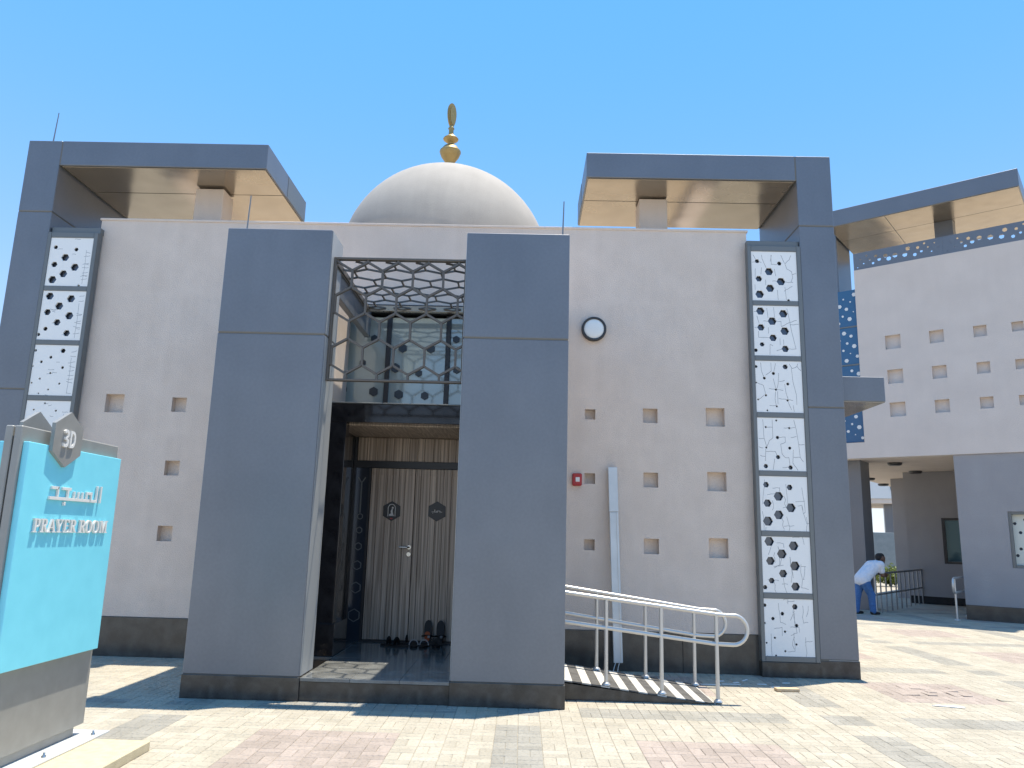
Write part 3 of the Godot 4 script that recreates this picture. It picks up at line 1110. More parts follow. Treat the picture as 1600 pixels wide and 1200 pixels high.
var PANELS := [
	[[0.13, 0.20, 0.048], [0.62, 0.24, 0.048], [0.385, 0.41, 0.088], [0.155, 0.56, 0.068], [0.64, 0.61, 0.09], [0.395, 0.75, 0.088], [0.16, 0.875, 0.09], [0.79, 0.99, 0.03]],
	[[0.16, 0.11, 0.088], [0.66, 0.155, 0.09], [0.41, 0.31, 0.09], [0.16, 0.44, 0.075], [0.675, 0.505, 0.09], [0.415, 0.645, 0.078], [0.17, 0.78, 0.05], [0.03, 0.90, 0.04], [0.67, 0.86, 0.075]],
	[[0.02, 0.115, 0.032], [0.65, 0.11, 0.055], [0.39, 0.245, 0.035], [0.19, 0.34, 0.032], [0.01, 0.43, 0.02], [0.69, 0.445, 0.033], [0.43, 0.56, 0.025], [0.21, 0.675, 0.025], [0.04, 0.76, 0.02], [0.67, 0.765, 0.025], [0.435, 0.885, 0.022], [0.23, 0.965, 0.02]],
	[[0.41, 0.05, 0.022], [0.18, 0.18, 0.022], [0.68, 0.19, 0.024], [0.42, 0.375, 0.036], [0.175, 0.57, 0.022], [0.67, 0.57, 0.033], [0.415, 0.745, 0.045], [0.15, 0.92, 0.047], [0.67, 0.935, 0.047]],
	[[0.14, 0.16, 0.06], [0.63, 0.20, 0.06], [0.39, 0.37, 0.095], [0.155, 0.50, 0.08], [0.64, 0.575, 0.095], [0.38, 0.71, 0.095], [0.15, 0.83, 0.098]],
	[[0.16, 0.09, 0.095], [0.66, 0.16, 0.095], [0.41, 0.31, 0.095], [0.17, 0.44, 0.085], [0.67, 0.52, 0.095], [0.42, 0.66, 0.08], [0.18, 0.79, 0.058], [0.04, 0.91, 0.045], [0.665, 0.885, 0.085]],
	[[0.02, 0.12, 0.035], [0.63, 0.135, 0.055], [0.37, 0.26, 0.038], [0.175, 0.35, 0.035], [0.01, 0.43, 0.02], [0.65, 0.46, 0.035], [0.41, 0.57, 0.024], [0.20, 0.68, 0.022], [0.03, 0.77, 0.02], [0.63, 0.785, 0.022], [0.40, 0.905, 0.022], [0.21, 0.985, 0.02]],
]

# the drawn lines of the four clearest panels, as fractions of the panel from its top left
var LINES := [
	[[[0.04, 0.07], [0.09, 0.15]], [[0.02, 0.22], [0.22, 0.22]], [[0.23, 0.07], [0.24, 0.15], [0.32, 0.33]], [[0.22, 0.33], [0.20, 0.47]], [[0.44, 0.07], [0.44, 0.26], [0.56, 0.26]], [[0.45, 0.07], [0.42, 0.20]], [[0.50, 0.35], [0.53, 0.5]], [[0.66, 0.07], [0.73, 0.23]], [[0.88, 0.07], [0.84, 0.16], [0.74, 0.24], [0.78, 0.35], [0.88, 0.40], [0.90, 0.52], [0.86, 0.62]], [[0.70, 0.62], [0.90, 0.62]], [[0.45, 0.60], [0.55, 0.60]], [[0.70, 0.80], [0.88, 0.70]], [[0.72, 0.72], [0.74, 0.98]], [[0.55, 0.78], [0.56, 0.98]], [[0.30, 0.58], [0.30, 0.68]], [[0.08, 0.35], [0.07, 0.55]], [[0.06, 0.68], [0.06, 0.78]], [[0.90, 0.46], [0.98, 0.44]]],
	[[[0.30, 0.05], [0.32, 0.24]], [[0.45, 0.03], [0.46, 0.22]], [[0.74, 0.05], [0.78, 0.25], [0.82, 0.5], [0.90, 0.86], [0.75, 0.86]], [[0.79, 0.38], [0.98, 0.36]], [[0.60, 0.42], [0.76, 0.34], [0.94, 0.28]], [[0.22, 0.31], [0.32, 0.31]], [[0.48, 0.31], [0.6, 0.31], [0.6, 0.4]], [[0.08, 0.22], [0.12, 0.36]], [[0.32, 0.44], [0.32, 0.56]], [[0.10, 0.52], [0.10, 0.64], [0.32, 0.64]], [[0.56, 0.66], [0.56, 0.78]], [[0.48, 0.90], [0.60, 0.86]], [[0.34, 0.78], [0.33, 0.98]], [[0.34, 0.78], [0.40, 0.80]], [[0.02, 0.12], [0.08, 0.12]], [[0.02, 0.45], [0.08, 0.45]], [[0.64, 0.68], [0.64, 0.78]]],
	[[[0.12, 0.04], [0.13, 0.2], [0.18, 0.32]], [[0.34, 0.04], [0.34, 0.2], [0.22, 0.28]], [[0.44, 0.05], [0.40, 0.2]], [[0.50, 0.24], [0.48, 0.45], [0.44, 0.56]], [[0.38, 0.35], [0.42, 0.52]], [[0.02, 0.43], [0.16, 0.48], [0.20, 0.64]], [[0.28, 0.54], [0.58, 0.57]], [[0.42, 0.60], [0.40, 0.74], [0.42, 0.87]], [[0.46, 0.60], [0.46, 0.84]], [[0.28, 0.87], [0.42, 0.87]], [[0.48, 0.73], [0.78, 0.76]], [[0.78, 0.14], [0.80, 0.4], [0.86, 0.65], [0.86, 0.84]], [[0.74, 0.06], [0.80, 0.14], [0.90, 0.10], [0.98, 0.18]], [[0.90, 0.10], [0.92, 0.04]], [[0.62, 0.45], [0.64, 0.62], [0.68, 0.74]], [[0.78, 0.86], [0.80, 0.98]], [[0.50, 0.40], [0.62, 0.38]], [[0.05, 0.76], [0.16, 0.68]], [[0.68, 0.80], [0.74, 0.94]]],
	[[[0.12, 0.04], [0.13, 0.38], [0.18, 0.55]], [[0.32, 0.04], [0.32, 0.38], [0.24, 0.44], [0.19, 0.55]], [[0.18, 0.18], [0.32, 0.18]], [[0.56, 0.19], [0.80, 0.18]], [[0.78, 0.04], [0.82, 0.2], [0.86, 0.5], [0.88, 0.74], [0.94, 0.82]], [[0.70, 0.37], [0.82, 0.35]], [[0.02, 0.40], [0.13, 0.40]], [[0.44, 0.37], [0.58, 0.36], [0.58, 0.46], [0.48, 0.5]], [[0.16, 0.60], [0.14, 0.82]], [[0.16, 0.64], [0.36, 0.64], [0.40, 0.72]], [[0.48, 0.5], [0.50, 0.68], [0.56, 0.75], [0.64, 0.75], [0.66, 0.90]], [[0.74, 0.6], [0.72, 0.85], [0.82, 0.98]], [[0.74, 0.74], [0.88, 0.74]], [[0.86, 0.50], [0.98, 0.50]], [[0.34, 0.78], [0.30, 0.98]], [[0.02, 0.56], [0.10, 0.58]], [[0.04, 0.72], [0.14, 0.74]], [[0.50, 0.94], [0.64, 0.93]]],
]

func build_panels(h: Node3D, parts: Array, x0: float, x1: float, second: bool) -> void:
	var d := 9.3
	# frame: two stiles, rails between the panels, base
	var p0 := x0 + 0.045
	var p1 := x1 - 0.05
	parts.append(box_part("panel_stile", x0, p0, 0.17, 5.215, d - 0.012, d + 0.10, M.frame, h, 0.004))
	parts.append(box_part("panel_stile", p1, x1, 0.17, 5.215, d - 0.012, d + 0.10, M.frame, h, 0.004))
	for k in 8:
		var yc := 5.165 - k * 0.7105
		if k == 0:
			parts.append(box_part("panel_rail", p0 + 0.001, p1 - 0.001, 5.142, 5.214, d - 0.009, d + 0.10, M.frame, h, 0.004))
		elif k < 7:
			parts.append(box_part("panel_rail", p0 + 0.001, p1 - 0.001, yc - 0.030, yc + 0.034, d - 0.009, d + 0.10, M.frame, h, 0.004))
		else:
			parts.append(box_part("panel_rail", p0 + 0.001, p1 - 0.001, 0.171, 0.232, d - 0.009, d + 0.10, M.frame, h, 0.004))
	parts.append(box_part("panel_base", x0, x1, 0.0, 0.168, d - 0.01, d + 0.2, M.granite, h, 0.004))
	parts.append(box_part("panel_cap", x0 + 0.01, x1 - 0.002, 5.217, 5.30, d + 0.04, d + 0.5, M.frame, h, 0.004))
	parts.append(box_part("panel_backing", p0 + 0.002, p1 - 0.002, 0.233, 5.14, d + 0.045, d + 0.14, M.glass_dark, h, 0.0))
	for k in 7:
		var yc := 5.165 - k * 0.7105
		var yt := yc - 0.031 if k > 0 else 5.141
		var yb := 5.165 - (k + 1) * 0.7105 + 0.035
		var holes := []
		var w := p1 - p0 - 0.004
		var hh := yt - yb - 0.002
		for e in PANELS[k]:
			holes.append(hex_poly(Vector2(p0 + 0.002 + e[0] * w, yt - 0.001 - e[1] * hh), e[2] * w * 1.08, 0.0))
		var st := begin()
		holed_sheet(st, p0 + 0.002, p1 - 0.002, yb + 0.001, yt - 0.001, -d, 0.02, holes)
		var lines: Array
		if second:
			lines = edge_lines(300 + k)
		elif k < 4:
			lines = LINES[k]
		else:
			lines = craze(500 + k, 17)
		var m := mat(Color.WHITE, 0.38)
		m.albedo_texture = panel_tex(700 + k, lines, second or k >= 4)
		parts.append(put("perforated_panel", st, m, h))

# faint scratches and a broken seam along one side
func edge_lines(sd: int) -> Array:
	var r := RandomNumberGenerator.new()
	r.seed = sd
	var out := []
	out.append([Vector2(0.86, 0.25), Vector2(0.87, 0.55), Vector2(0.86, 0.95)])
	for k in 9:
		var y := r.randf_range(0.1, 0.95)
		out.append([Vector2(0.80 + r.randf() * 0.06, y), Vector2(0.96, y + r.randf_range(-0.03, 0.03))])
	for k in 5:
		var p := Vector2(r.randf_range(0.1, 0.6), r.randf())
		out.append([p, p + Vector2(r.randf_range(0.06, 0.14), r.randf_range(-0.02, 0.02))])
	return out

# ---------------------------------------------------------------- lattice over the entrance
func build_lattice() -> void:
	var t := thing("hexagon_lattice_canopy", "brown metal hexagon lattice screen and roof strung between the entrance pillars", "canopy", V(-1.31, 2.97, 7.43))
	var o := -t.position
	var st := begin()
	lattice(st, -1.955, -0.645, 2.985, 4.225, 0.179, -1.79, 3.49, 0.021, 0.034, Transform3D(Basis.IDENTITY, V(0, 0, 7.43) + o))
	put("front_screen", st, M.lattice, t)
	st = begin()
	# the roof screen lies in the xz plane: local y runs away from the camera
	lattice(st, -1.955, -0.645, 7.47, 9.09, 0.179, -1.70, 7.60, 0.017, 0.018, Transform3D(Basis(Vector3.RIGHT, Vector3.FORWARD, Vector3.UP), Vector3(0, 4.225, 0) + o))
	put("roof_screen", st, M.lattice, t)
	for e in [["frame_bar", -1.979, -1.955, 2.965, 4.25, 7.40, 7.46], ["frame_bar", -0.645, -0.627, 2.965, 4.25, 7.40, 7.46], ["frame_bar", -1.954, -0.646, 4.226, 4.25, 7.401, 7.461], ["frame_bar", -1.954, -0.646, 2.965, 2.987, 7.401, 7.459], ["side_bar", -1.979, -1.957, 4.19, 4.252, 7.462, 9.098], ["side_bar", -0.645, -0.627, 4.19, 4.252, 7.462, 9.098]]:
		st = begin()
		rb(st, e[1], e[2], e[3], e[4], e[5], e[6], 0.003)
		var p := put(e[0], st, M.lattice, t)
		p.position = o

# ---------------------------------------------------------------- ramp and handrails
func ramp_y(x: float) -> float:
	return clampf(0.172 - (x - 0.44) * 0.172 / 1.42, 0.0, 0.172)

func build_ramp() -> void:
	var t := thing("access_ramp", "short access ramp striped in pale and dark stone beside the entrance pillar", "ramp", V(1.15, 0, 8.1))
	var o := -t.position
	var st := begin()
	var d0 := 7.69
	var d1 := 8.75
	var x0 := -0.1
	var x1 := 1.87
	var poly := PackedVector2Array([Vector2(x0, -0.01), Vector2(x1, -0.01), Vector2(x1, 0.001), Vector2(0.30, ramp_y(0.30) - 0.006), Vector2(x0, ramp_y(0.30) - 0.006)])
	prism(st, poly, -d1, -d0, Transform3D(Basis.IDENTITY, o))
	put("ramp_body", st, M.granite, t)
	var x := 0.42
	var k := 0
	while x < 1.86:
		var xe: float = min(x + 0.089, 1.862)
		var ya := ramp_y(x)
		var yb := ramp_y(xe)
		var st2 := begin()
		var a := PackedVector2Array([Vector2(x + 0.0015, ya - 0.0055), Vector2(xe - 0.0015, yb - 0.0055), Vector2(xe - 0.0015, yb + 0.006), Vector2(x + 0.0015, ya + 0.006)])
		prism(st2, a, -d1 + 0.03, -d0 - 0.012, Transform3D(Basis.IDENTITY, o))
		put("stone_strip", st2, M.ramp_pale if k % 2 == 0 else M.ramp_dark, t)
		x = xe
		k += 1
	handrail(7.745, 0.012, "white tubular handrail with looped end along the front edge of the ramp", [0.83, 1.36, 1.89], -0.6, 1.92, 0.98, 0.81)
	handrail(8.60, 0.02, "white tubular handrail with looped end on the wall side of the ramp", [0.82, 1.34, 1.86], -0.6, 1.93, 0.99, 0.785)

func handrail(d: float, _lift: float, label: String, posts: Array, xs: float, xe: float, y_near: float, y_end: float) -> void:
	var t := thing("handrail", label, "handrail", V(1.2, 0, d), 0.0, "handrails of the ramp")
	var o := -t.position
	var slope := (y_end - y_near) / (xe - 0.43)
	var yu := func(x: float) -> float: return y_near + slope * (x - 0.43)
	var gap := 0.275
	var pts := []
	pts.append(V(xs, yu.call(xs), d) + o)
	pts.append(V(xe - 0.05, yu.call(xe - 0.05), d) + o)
	var r := gap / 2
	var cy: float = yu.call(xe) - r
	pts.append(V(xe, cy + r, d) + o)
	pts.append(V(xe + 0.13, cy + r - 0.004, d) + o)
	for k in range(1, 14):
		var a := PI / 2 - PI * k / 14.0
		pts.append(V(xe + 0.13 + cos(a) * r, cy + sin(a) * r, d) + o)
	pts.append(V(xe + 0.13, cy - r, d) + o)
	pts.append(V(xe, cy - r + 0.004, d) + o)
	pts.append(V(xe - 0.05, yu.call(xe - 0.05) - gap, d) + o)
	pts.append(V(xs, yu.call(xs) - gap, d) + o)
	var st := begin()
	tube(st, pts, 0.0195, 12)
	put("rail_tube", st, M.rail, t)
	for x in posts:
		var y0 := ramp_y(x)
		st = begin()
		tube(st, [V(x, y0 + 0.002, d) + o, V(x, yu.call(x) - 0.01, d) + o], 0.019, 12)
		put("post", st, M.rail, t)
		st = begin()
		var pr := [Vector2(0.001, 0.012), Vector2(0.04, 0.012), Vector2(0.043, 0.02), Vector2(0.036, 0.03), Vector2(0.022, 0.045)]
		lathe(st, V(x, y0 - 0.004, d) + o, pr, 16)
		put("base_flange", st, M.rail, t)

# ---------------------------------------------------------------- the sign
func build_sign() -> void:
	var t := thing("totem_sign", "grey and turquoise totem sign reading PRAYER ROOM on a concrete pad", "sign", V(-3.14, 0, 5.12))
	var o := -t.position
	var parts := []
	var x1 := -3.04
	var x0 := -3.145
	parts.append(box_part("concrete_pad", -3.75, -2.52, -0.005, 0.062, 4.0, 5.62, M.pad, t, 0.006))
	parts.append(box_part("base_plate", -3.40, -2.90, 0.0625, 0.076, 4.40, 5.80, M.white_metal, t, 0.003))
	parts.append(box_part("base_stem", -3.12, -3.065, 0.0765, 0.15, 4.62, 5.62, M.sign_grey, t, 0.0))
	for z in [4.62, 5.1, 5.66]:
		var st := begin()
		lathe(st, V(-2.945, 0.076, z), [Vector2(0.014, 0.0), Vector2(0.014, 0.012), Vector2(0.007, 0.013), Vector2(0.007, 0.03), Vector2(0.001, 0.031)], 8)
		parts.append(put("bolt", st, M.steel, t))
	parts.append(box_part("sign_body", x0 + 0.057, x1, 0.14, 2.085, 4.575, 5.70, M.sign_grey, t, 0.006))
	parts.append(box_part("sign_body", x0, x0 + 0.047, 0.14, 2.085, 4.575, 5.70, M.sign_grey, t, 0.006))
	parts.append(box_part("body_core", x0 + 0.044, x0 + 0.060, 0.15, 2.06, 4.60, 5.68, M.sign_grey, t, 0.0))
	for s in [1, -1]:
		var pa: float = x1 if s > 0 else x0 - 0.04
		parts.append(box_part("blue_panel", pa, pa + 0.04, 0.645, 1.99, 4.60, 5.685, M.blue, t, 0.003))
	# hexagon badges on both faces
	for s in [1.0, -1.0]:
		var st := begin()
		var bas := Basis(Vector3(0, 0, -1), Vector3.UP, Vector3(1, 0, 0))
		var base_x: float = -2.999 if s > 0 else x0 - 0.041 - 0.024
		prism(st, hex_poly(Vector2.ZERO, 0.180, PI / 6), 0.0, 0.024, Transform3D(bas, V(base_x, 2.045, 4.95)))
		var bd := put("badge", st, M.sign_grey, t)
		parts.append(bd)
		if s > 0:
			var n1 := text_part("numeral", "3D", 0.135, 0.012, M.letter, bd, false)
			n1.transform = Transform3D(bas * Basis.from_scale(Vector3(0.82, 1.15, 1)), V(-2.975 + 0.0062, 2.045, 4.95))
	# lettering
	var eng := text_part("lettering", "PRAYER ROOM", 0.118, 0.014, M.letter, t, true)
	var ab := eng.mesh.get_aabb()
	eng.transform = Transform3D(Basis(Vector3(0, 0, -1), Vector3.UP, Vector3(1, 0, 0)) * Basis.from_scale(Vector3(0.85 / ab.size.x, 1.0, 1.0)), V(-2.999 + 0.008, 1.49, 5.155))
	parts.append(eng)
	parts.append(arabic(t, V(-2.999, 1.655, 4.85), 0.60))
	for p in parts:
		p.position += o

func text_part(called: String, text: String, size: float, depth: float, m: Material, parent: Node, serif: bool) -> MeshInstance3D:
	var tm := TextMesh.new()
	var f := SystemFont.new()
	f.font_names = PackedStringArray(["Droid Serif" if serif else "Droid Sans"])
	f.font_weight = 700
	tm.font = f
	tm.text = text
	tm.font_size = 64
	tm.pixel_size = size / 64.0
	tm.depth = depth
	tm.horizontal_alignment = HORIZONTAL_ALIGNMENT_CENTER
	tm.vertical_alignment = VERTICAL_ALIGNMENT_CENTER
	return put_mesh(called, tm, m, parent)

# the Arabic word above the English one, in squared letters; strokes as x0, x1, y0, y1
func arabic(parent: Node, at: Vector3, width: float) -> MeshInstance3D:
	var st := begin()
	var strokes := [
		[0.0, 0.665, 0.0, 0.019], # base line of dal, jeem and seen
		[0.02, 0.13, 0.066, 0.084], [0.115, 0.135, 0.019, 0.084], # dal
		[0.19, 0.33, 0.066, 0.084], [0.275, 0.298, 0.019, 0.066], # jeem
		[0.235, 0.262, -0.032, -0.010], # its dot
		[0.385, 0.405, 0.019, 0.062], [0.455, 0.475, 0.019, 0.062], [0.525, 0.545, 0.019, 0.062], # seen
		[0.60, 0.62, 0.019, 0.068], [0.621, 0.68, 0.050, 0.068], [0.681, 0.70, 0.0, 0.068], # meem
		[0.701, 0.78, 0.0, 0.019], [0.78, 0.80, 0.0, 0.115], # lam
		[0.85, 0.872, 0.0, 0.115], # alif
	]
	var sc := width / 0.872
	for s in strokes:
		bx(st, Vector3((s[0] + s[1]) / 2 * sc, (s[2] + s[3]) / 2, 0.008), Vector3((s[1] - s[0]) * sc, s[3] - s[2], 0.014), 0.001)
	var o := put("lettering", st, M.letter, parent)
	o.transform = Transform3D(Basis(Vector3(0, 0, -1), Vector3.UP, Vector3(1, 0, 0)), at)
	return o

# ---------------------------------------------------------------- things on the walls and doors
func build_wall_things() -> void:
	var wz := 9.42
	# bulkhead lamp, unlit by day
	var t := thing("wall_lamp", "round wall lamp with black rim and white disc high on the wall", "lamp", V(0.845, 4.095, wz))
	var turn := Transform3D(Basis(Vector3.RIGHT, Vector3.BACK, Vector3.DOWN), Vector3.ZERO)
	var st := begin()
	lathe(st, Vector3.ZERO, [Vector2(0.155, 0.0), Vector2(0.158, 0.03), Vector2(0.155, 0.055), Vector2(0.148, 0.062), Vector2(0.128, 0.062), Vector2(0.126, 0.052)], 40)
	var ring := put("rim", st, M.lamp_ring, t)
	ring.transform = turn
	st = begin()
	lathe(st, Vector3.ZERO, [Vector2(0.127, 0.045), Vector2(0.122, 0.054), Vector2(0.09, 0.062), Vector2(0.05, 0.066), Vector2(0.001, 0.067)], 40)
	var disc := put("diffuser", st, M.lamp_disc, t)
	disc.transform = turn
	# fire alarm
	t = thing("fire_alarm", "small red fire alarm box on the wall beside the grey pillar", "alarm", V(0.65, 2.20, wz))
	st = begin()
	bx(st, Vector3(0, 0, 0.025), Vector3(0.115, 0.15, 0.05), 0.012)
	put("housing", st, M.red, t)
	st = begin()
	bx(st, Vector3(0.005, 0, 0.054), Vector3(0.05, 0.055, 0.012), 0.004)
	put("strobe", st, M.white, t)
	st = begin()
	bx(st, Vector3(0, 0.055, 0.052), Vector3(0.07, 0.012, 0.005), 0.001)
	bx(st, Vector3(0, -0.055, 0.052), Vector3(0.07, 0.012, 0.005), 0.001)
	put("grille", st, M.red, t)
	# cable trunking leaning on the wall behind the ramp
	t = thing("cable_trunking", "tall white metal trunking leaning against the wall behind the ramp", "trunking", V(1.125, 0.12, 9.22))
	var lean := Basis(Vector3.RIGHT, -0.065) * Basis(Vector3.BACK, 0.022)
	st = begin()
	for p in [[0.0, 1.70], [1.704, 2.24]]:
		var y0: float = p[0]
		var y1: float = p[1]
		bx(st, lean * Vector3(0, (y0 + y1) / 2, 0.0), Vector3(0.105 if y0 < 1.0 else 0.11, y1 - y0, 0.05), 0.004, lean)
	put("casing", st, M.white_metal, t)
	st = begin()
	bx(st, lean * Vector3(0.028, 0.86, 0.028), Vector3(0.006, 1.68, 0.004), 0.001, lean)
	put("seam", st, M.rail, t)
	st = begin()
	tube(st, [Vector3(-0.02, 0.02, 0.0), Vector3(-0.05, -0.04, 0.05), Vector3(-0.07, -0.095, 0.10)], 0.005, 6)
	tube(st, [Vector3(0.02, 0.02, 0.0), Vector3(-0.005, -0.04, 0.05), Vector3(-0.02, -0.095, 0.10)], 0.005, 6)
	put("cable", st, M.rail, t)
	# hexagon plates on the doors
	var dz := 9.779
	t = thing("door_sign", "dark hexagon door plate showing a kneeling figure in an arch", "sign", V(-1.65, 1.775, dz))
	st = begin()
	prism(st, hex_poly(Vector2.ZERO, 0.125, PI / 6), 0.0, 0.006)
	put("plate", st, M.dark_frame, t)
	st = begin()
	var arch := []
	for k in 11:
		var a := PI * k / 10.0
		arch.append(Vector3(-cos(a) * 0.045, 0.035 + sin(a) * 0.05, 0.0085))
	arch.push_front(Vector3(-0.045, -0.065, 0.0085))
	arch.append(Vector3(0.045, -0.065, 0.0085))
	for k in arch.size() - 1:
		bar(st, arch[k], arch[k + 1], 0.008, 0.004, Vector3.BACK)
	prism(st, PackedVector2Array([Vector2(-0.03, -0.06), Vector2(0.032, -0.06), Vector2(0.02, -0.035), Vector2(0.012, 0.0), Vector2(0.014, 0.028), Vector2(0.002, 0.03), Vector2(-0.012, 0.0), Vector2(-0.008, -0.03), Vector2(-0.03, -0.04)]), 0.0065, 0.0105)
	prism(st, hex_poly(Vector2(0.012, 0.042), 0.013), 0.0065, 0.0105)
	put("pictogram", st, M.letter, t)
	st = begin()
	bx(st, Vector3(0, -0.092, 0.008), Vector3(0.03, 0.014, 0.003))
	put("red_mark", st, M.red, t)
	t = thing("door_sign", "dark hexagon door plate with one small white Arabic word", "sign", V(-1.08, 1.785, dz))
	st = begin()
	prism(st, hex_poly(Vector2.ZERO, 0.125, PI / 6), 0.0, 0.006)
	put("plate", st, M.dark_frame, t)
	st = begin()
	for s in [[-0.065, -0.03, -0.012, -0.004], [-0.03, -0.022, -0.012, 0.022], [-0.022, 0.012, -0.012, -0.004], [-0.008, 0.0, -0.004, 0.006], [0.004, 0.012, -0.004, 0.01], [0.012, 0.034, 0.002, 0.01], [0.034, 0.042, -0.012, 0.01], [0.042, 0.065, -0.012, -0.004], [-0.055, -0.047, -0.026, -0.019]]:
		bx(st, Vector3((s[0] + s[1]) / 2, (s[2] + s[3]) / 2, 0.0085), Vector3(s[1] - s[0], s[3] - s[2], 0.004))
	put("lettering", st, M.letter, t)

# ---------------------------------------------------------------- footwear by the door
func sole_poly(l: float, w: float) -> PackedVector2Array:
	var p := PackedVector2Array()
	for k in 24:
		var a := TAU * k / 24.0
		var y := sin(a) * l / 2
		var ww := w / 2 * (1.0 + 0.16 * sin(a) - 0.10 * cos(2.0 * a))
		p.append(Vector2(cos(a) * ww, y))
	return p

func build_shoes() -> void:
	var floor_y := 0.2
	# pair of black slides with orange footbeds, stood on end against the door
	for k in 2:
		var t := thing("slide_shoe", "black slide with orange footbed stood on end against the right door leaf" if k == 0 else "all black slide stood on end against the right door leaf", "shoe", V(-1.115 + k * 0.15, floor_y, 9.70), 0.0, "slides leaning on the door")
		var up := Basis(Vector3.RIGHT, -0.18)
		var st := begin()
		prism(st, sole_poly(0.27, 0.105), -0.012, 0.012, Transform3D(up, Vector3(0, 0.142, 0)))
		put("sole", st, M.black_rubber, t)
		st = begin()
		prism(st, sole_poly(0.12, 0.075), 0.0125, 0.018, Transform3D(up, Vector3(-0.005, 0.085, 0.0105)))
		put("footbed", st, M.orange if k == 0 else M.black_rubber, t)
		st = begin()
		var pts := []
		for q in 11:
			var a := PI * q / 10.0
			pts.append(up * Vector3(-cos(a) * 0.052, -0.055 + 0.012 * sin(a), 0.01 + sin(a) * 0.055) + Vector3(0, 0.142, 0))
		for q in 10:
			bar(st, pts[q], pts[q + 1], 0.05, 0.007, up * Vector3.UP)
		put("strap", st, M.black_rubber, t)
		st = begin()
		bx(st, up * Vector3(0.02, -0.06, 0.07) + Vector3(0, 0.142, 0), Vector3(0.03, 0.03, 0.006), 0.002)
		put("buckle", st, M.grey_strap, t)
	# sandals lying on the tiles
	var spots := [[-1.245, 9.42, 0.15, true], [-1.13, 9.43, -0.12, true], [-1.52, 9.46, 1.35, false], [-1.42, 9.40, 1.2, false], [-1.33, 9.62, 1.5, false], [-0.99, 9.45, 0.1, false]]
	for s in spots:
		var lab := "flat black sandal with pale curved strap lying on the entrance tiles" if s[3] else "flat all black sandal lying on the entrance tiles"
		var t := thing("sandal", lab, "shoe", V(s[0], floor_y, s[1]), s[2], "strapped sandals at the door" if s[3] else "black sandals at the door")
		var flat := Transform3D(Basis(Vector3.RIGHT, -PI / 2), Vector3.ZERO)
		var st := begin()
		prism(st, sole_poly(0.26, 0.10), 0.001, 0.022, flat)
		put("sole", st, M.black_rubber, t)
		st = begin()
		var pts := []
		for q in 13:
			var a := PI * q / 12.0
			pts.append(Vector3(-cos(a) * 0.052, 0.018 + sin(a) * 0.062, -0.03))
		for q in 12:
			bar(st, pts[q], pts[q + 1], 0.012 if s[3] else 0.06, 0.008, Vector3.BACK)
		put("strap", st, M.grey_strap if s[3] else M.black_rubber, t)

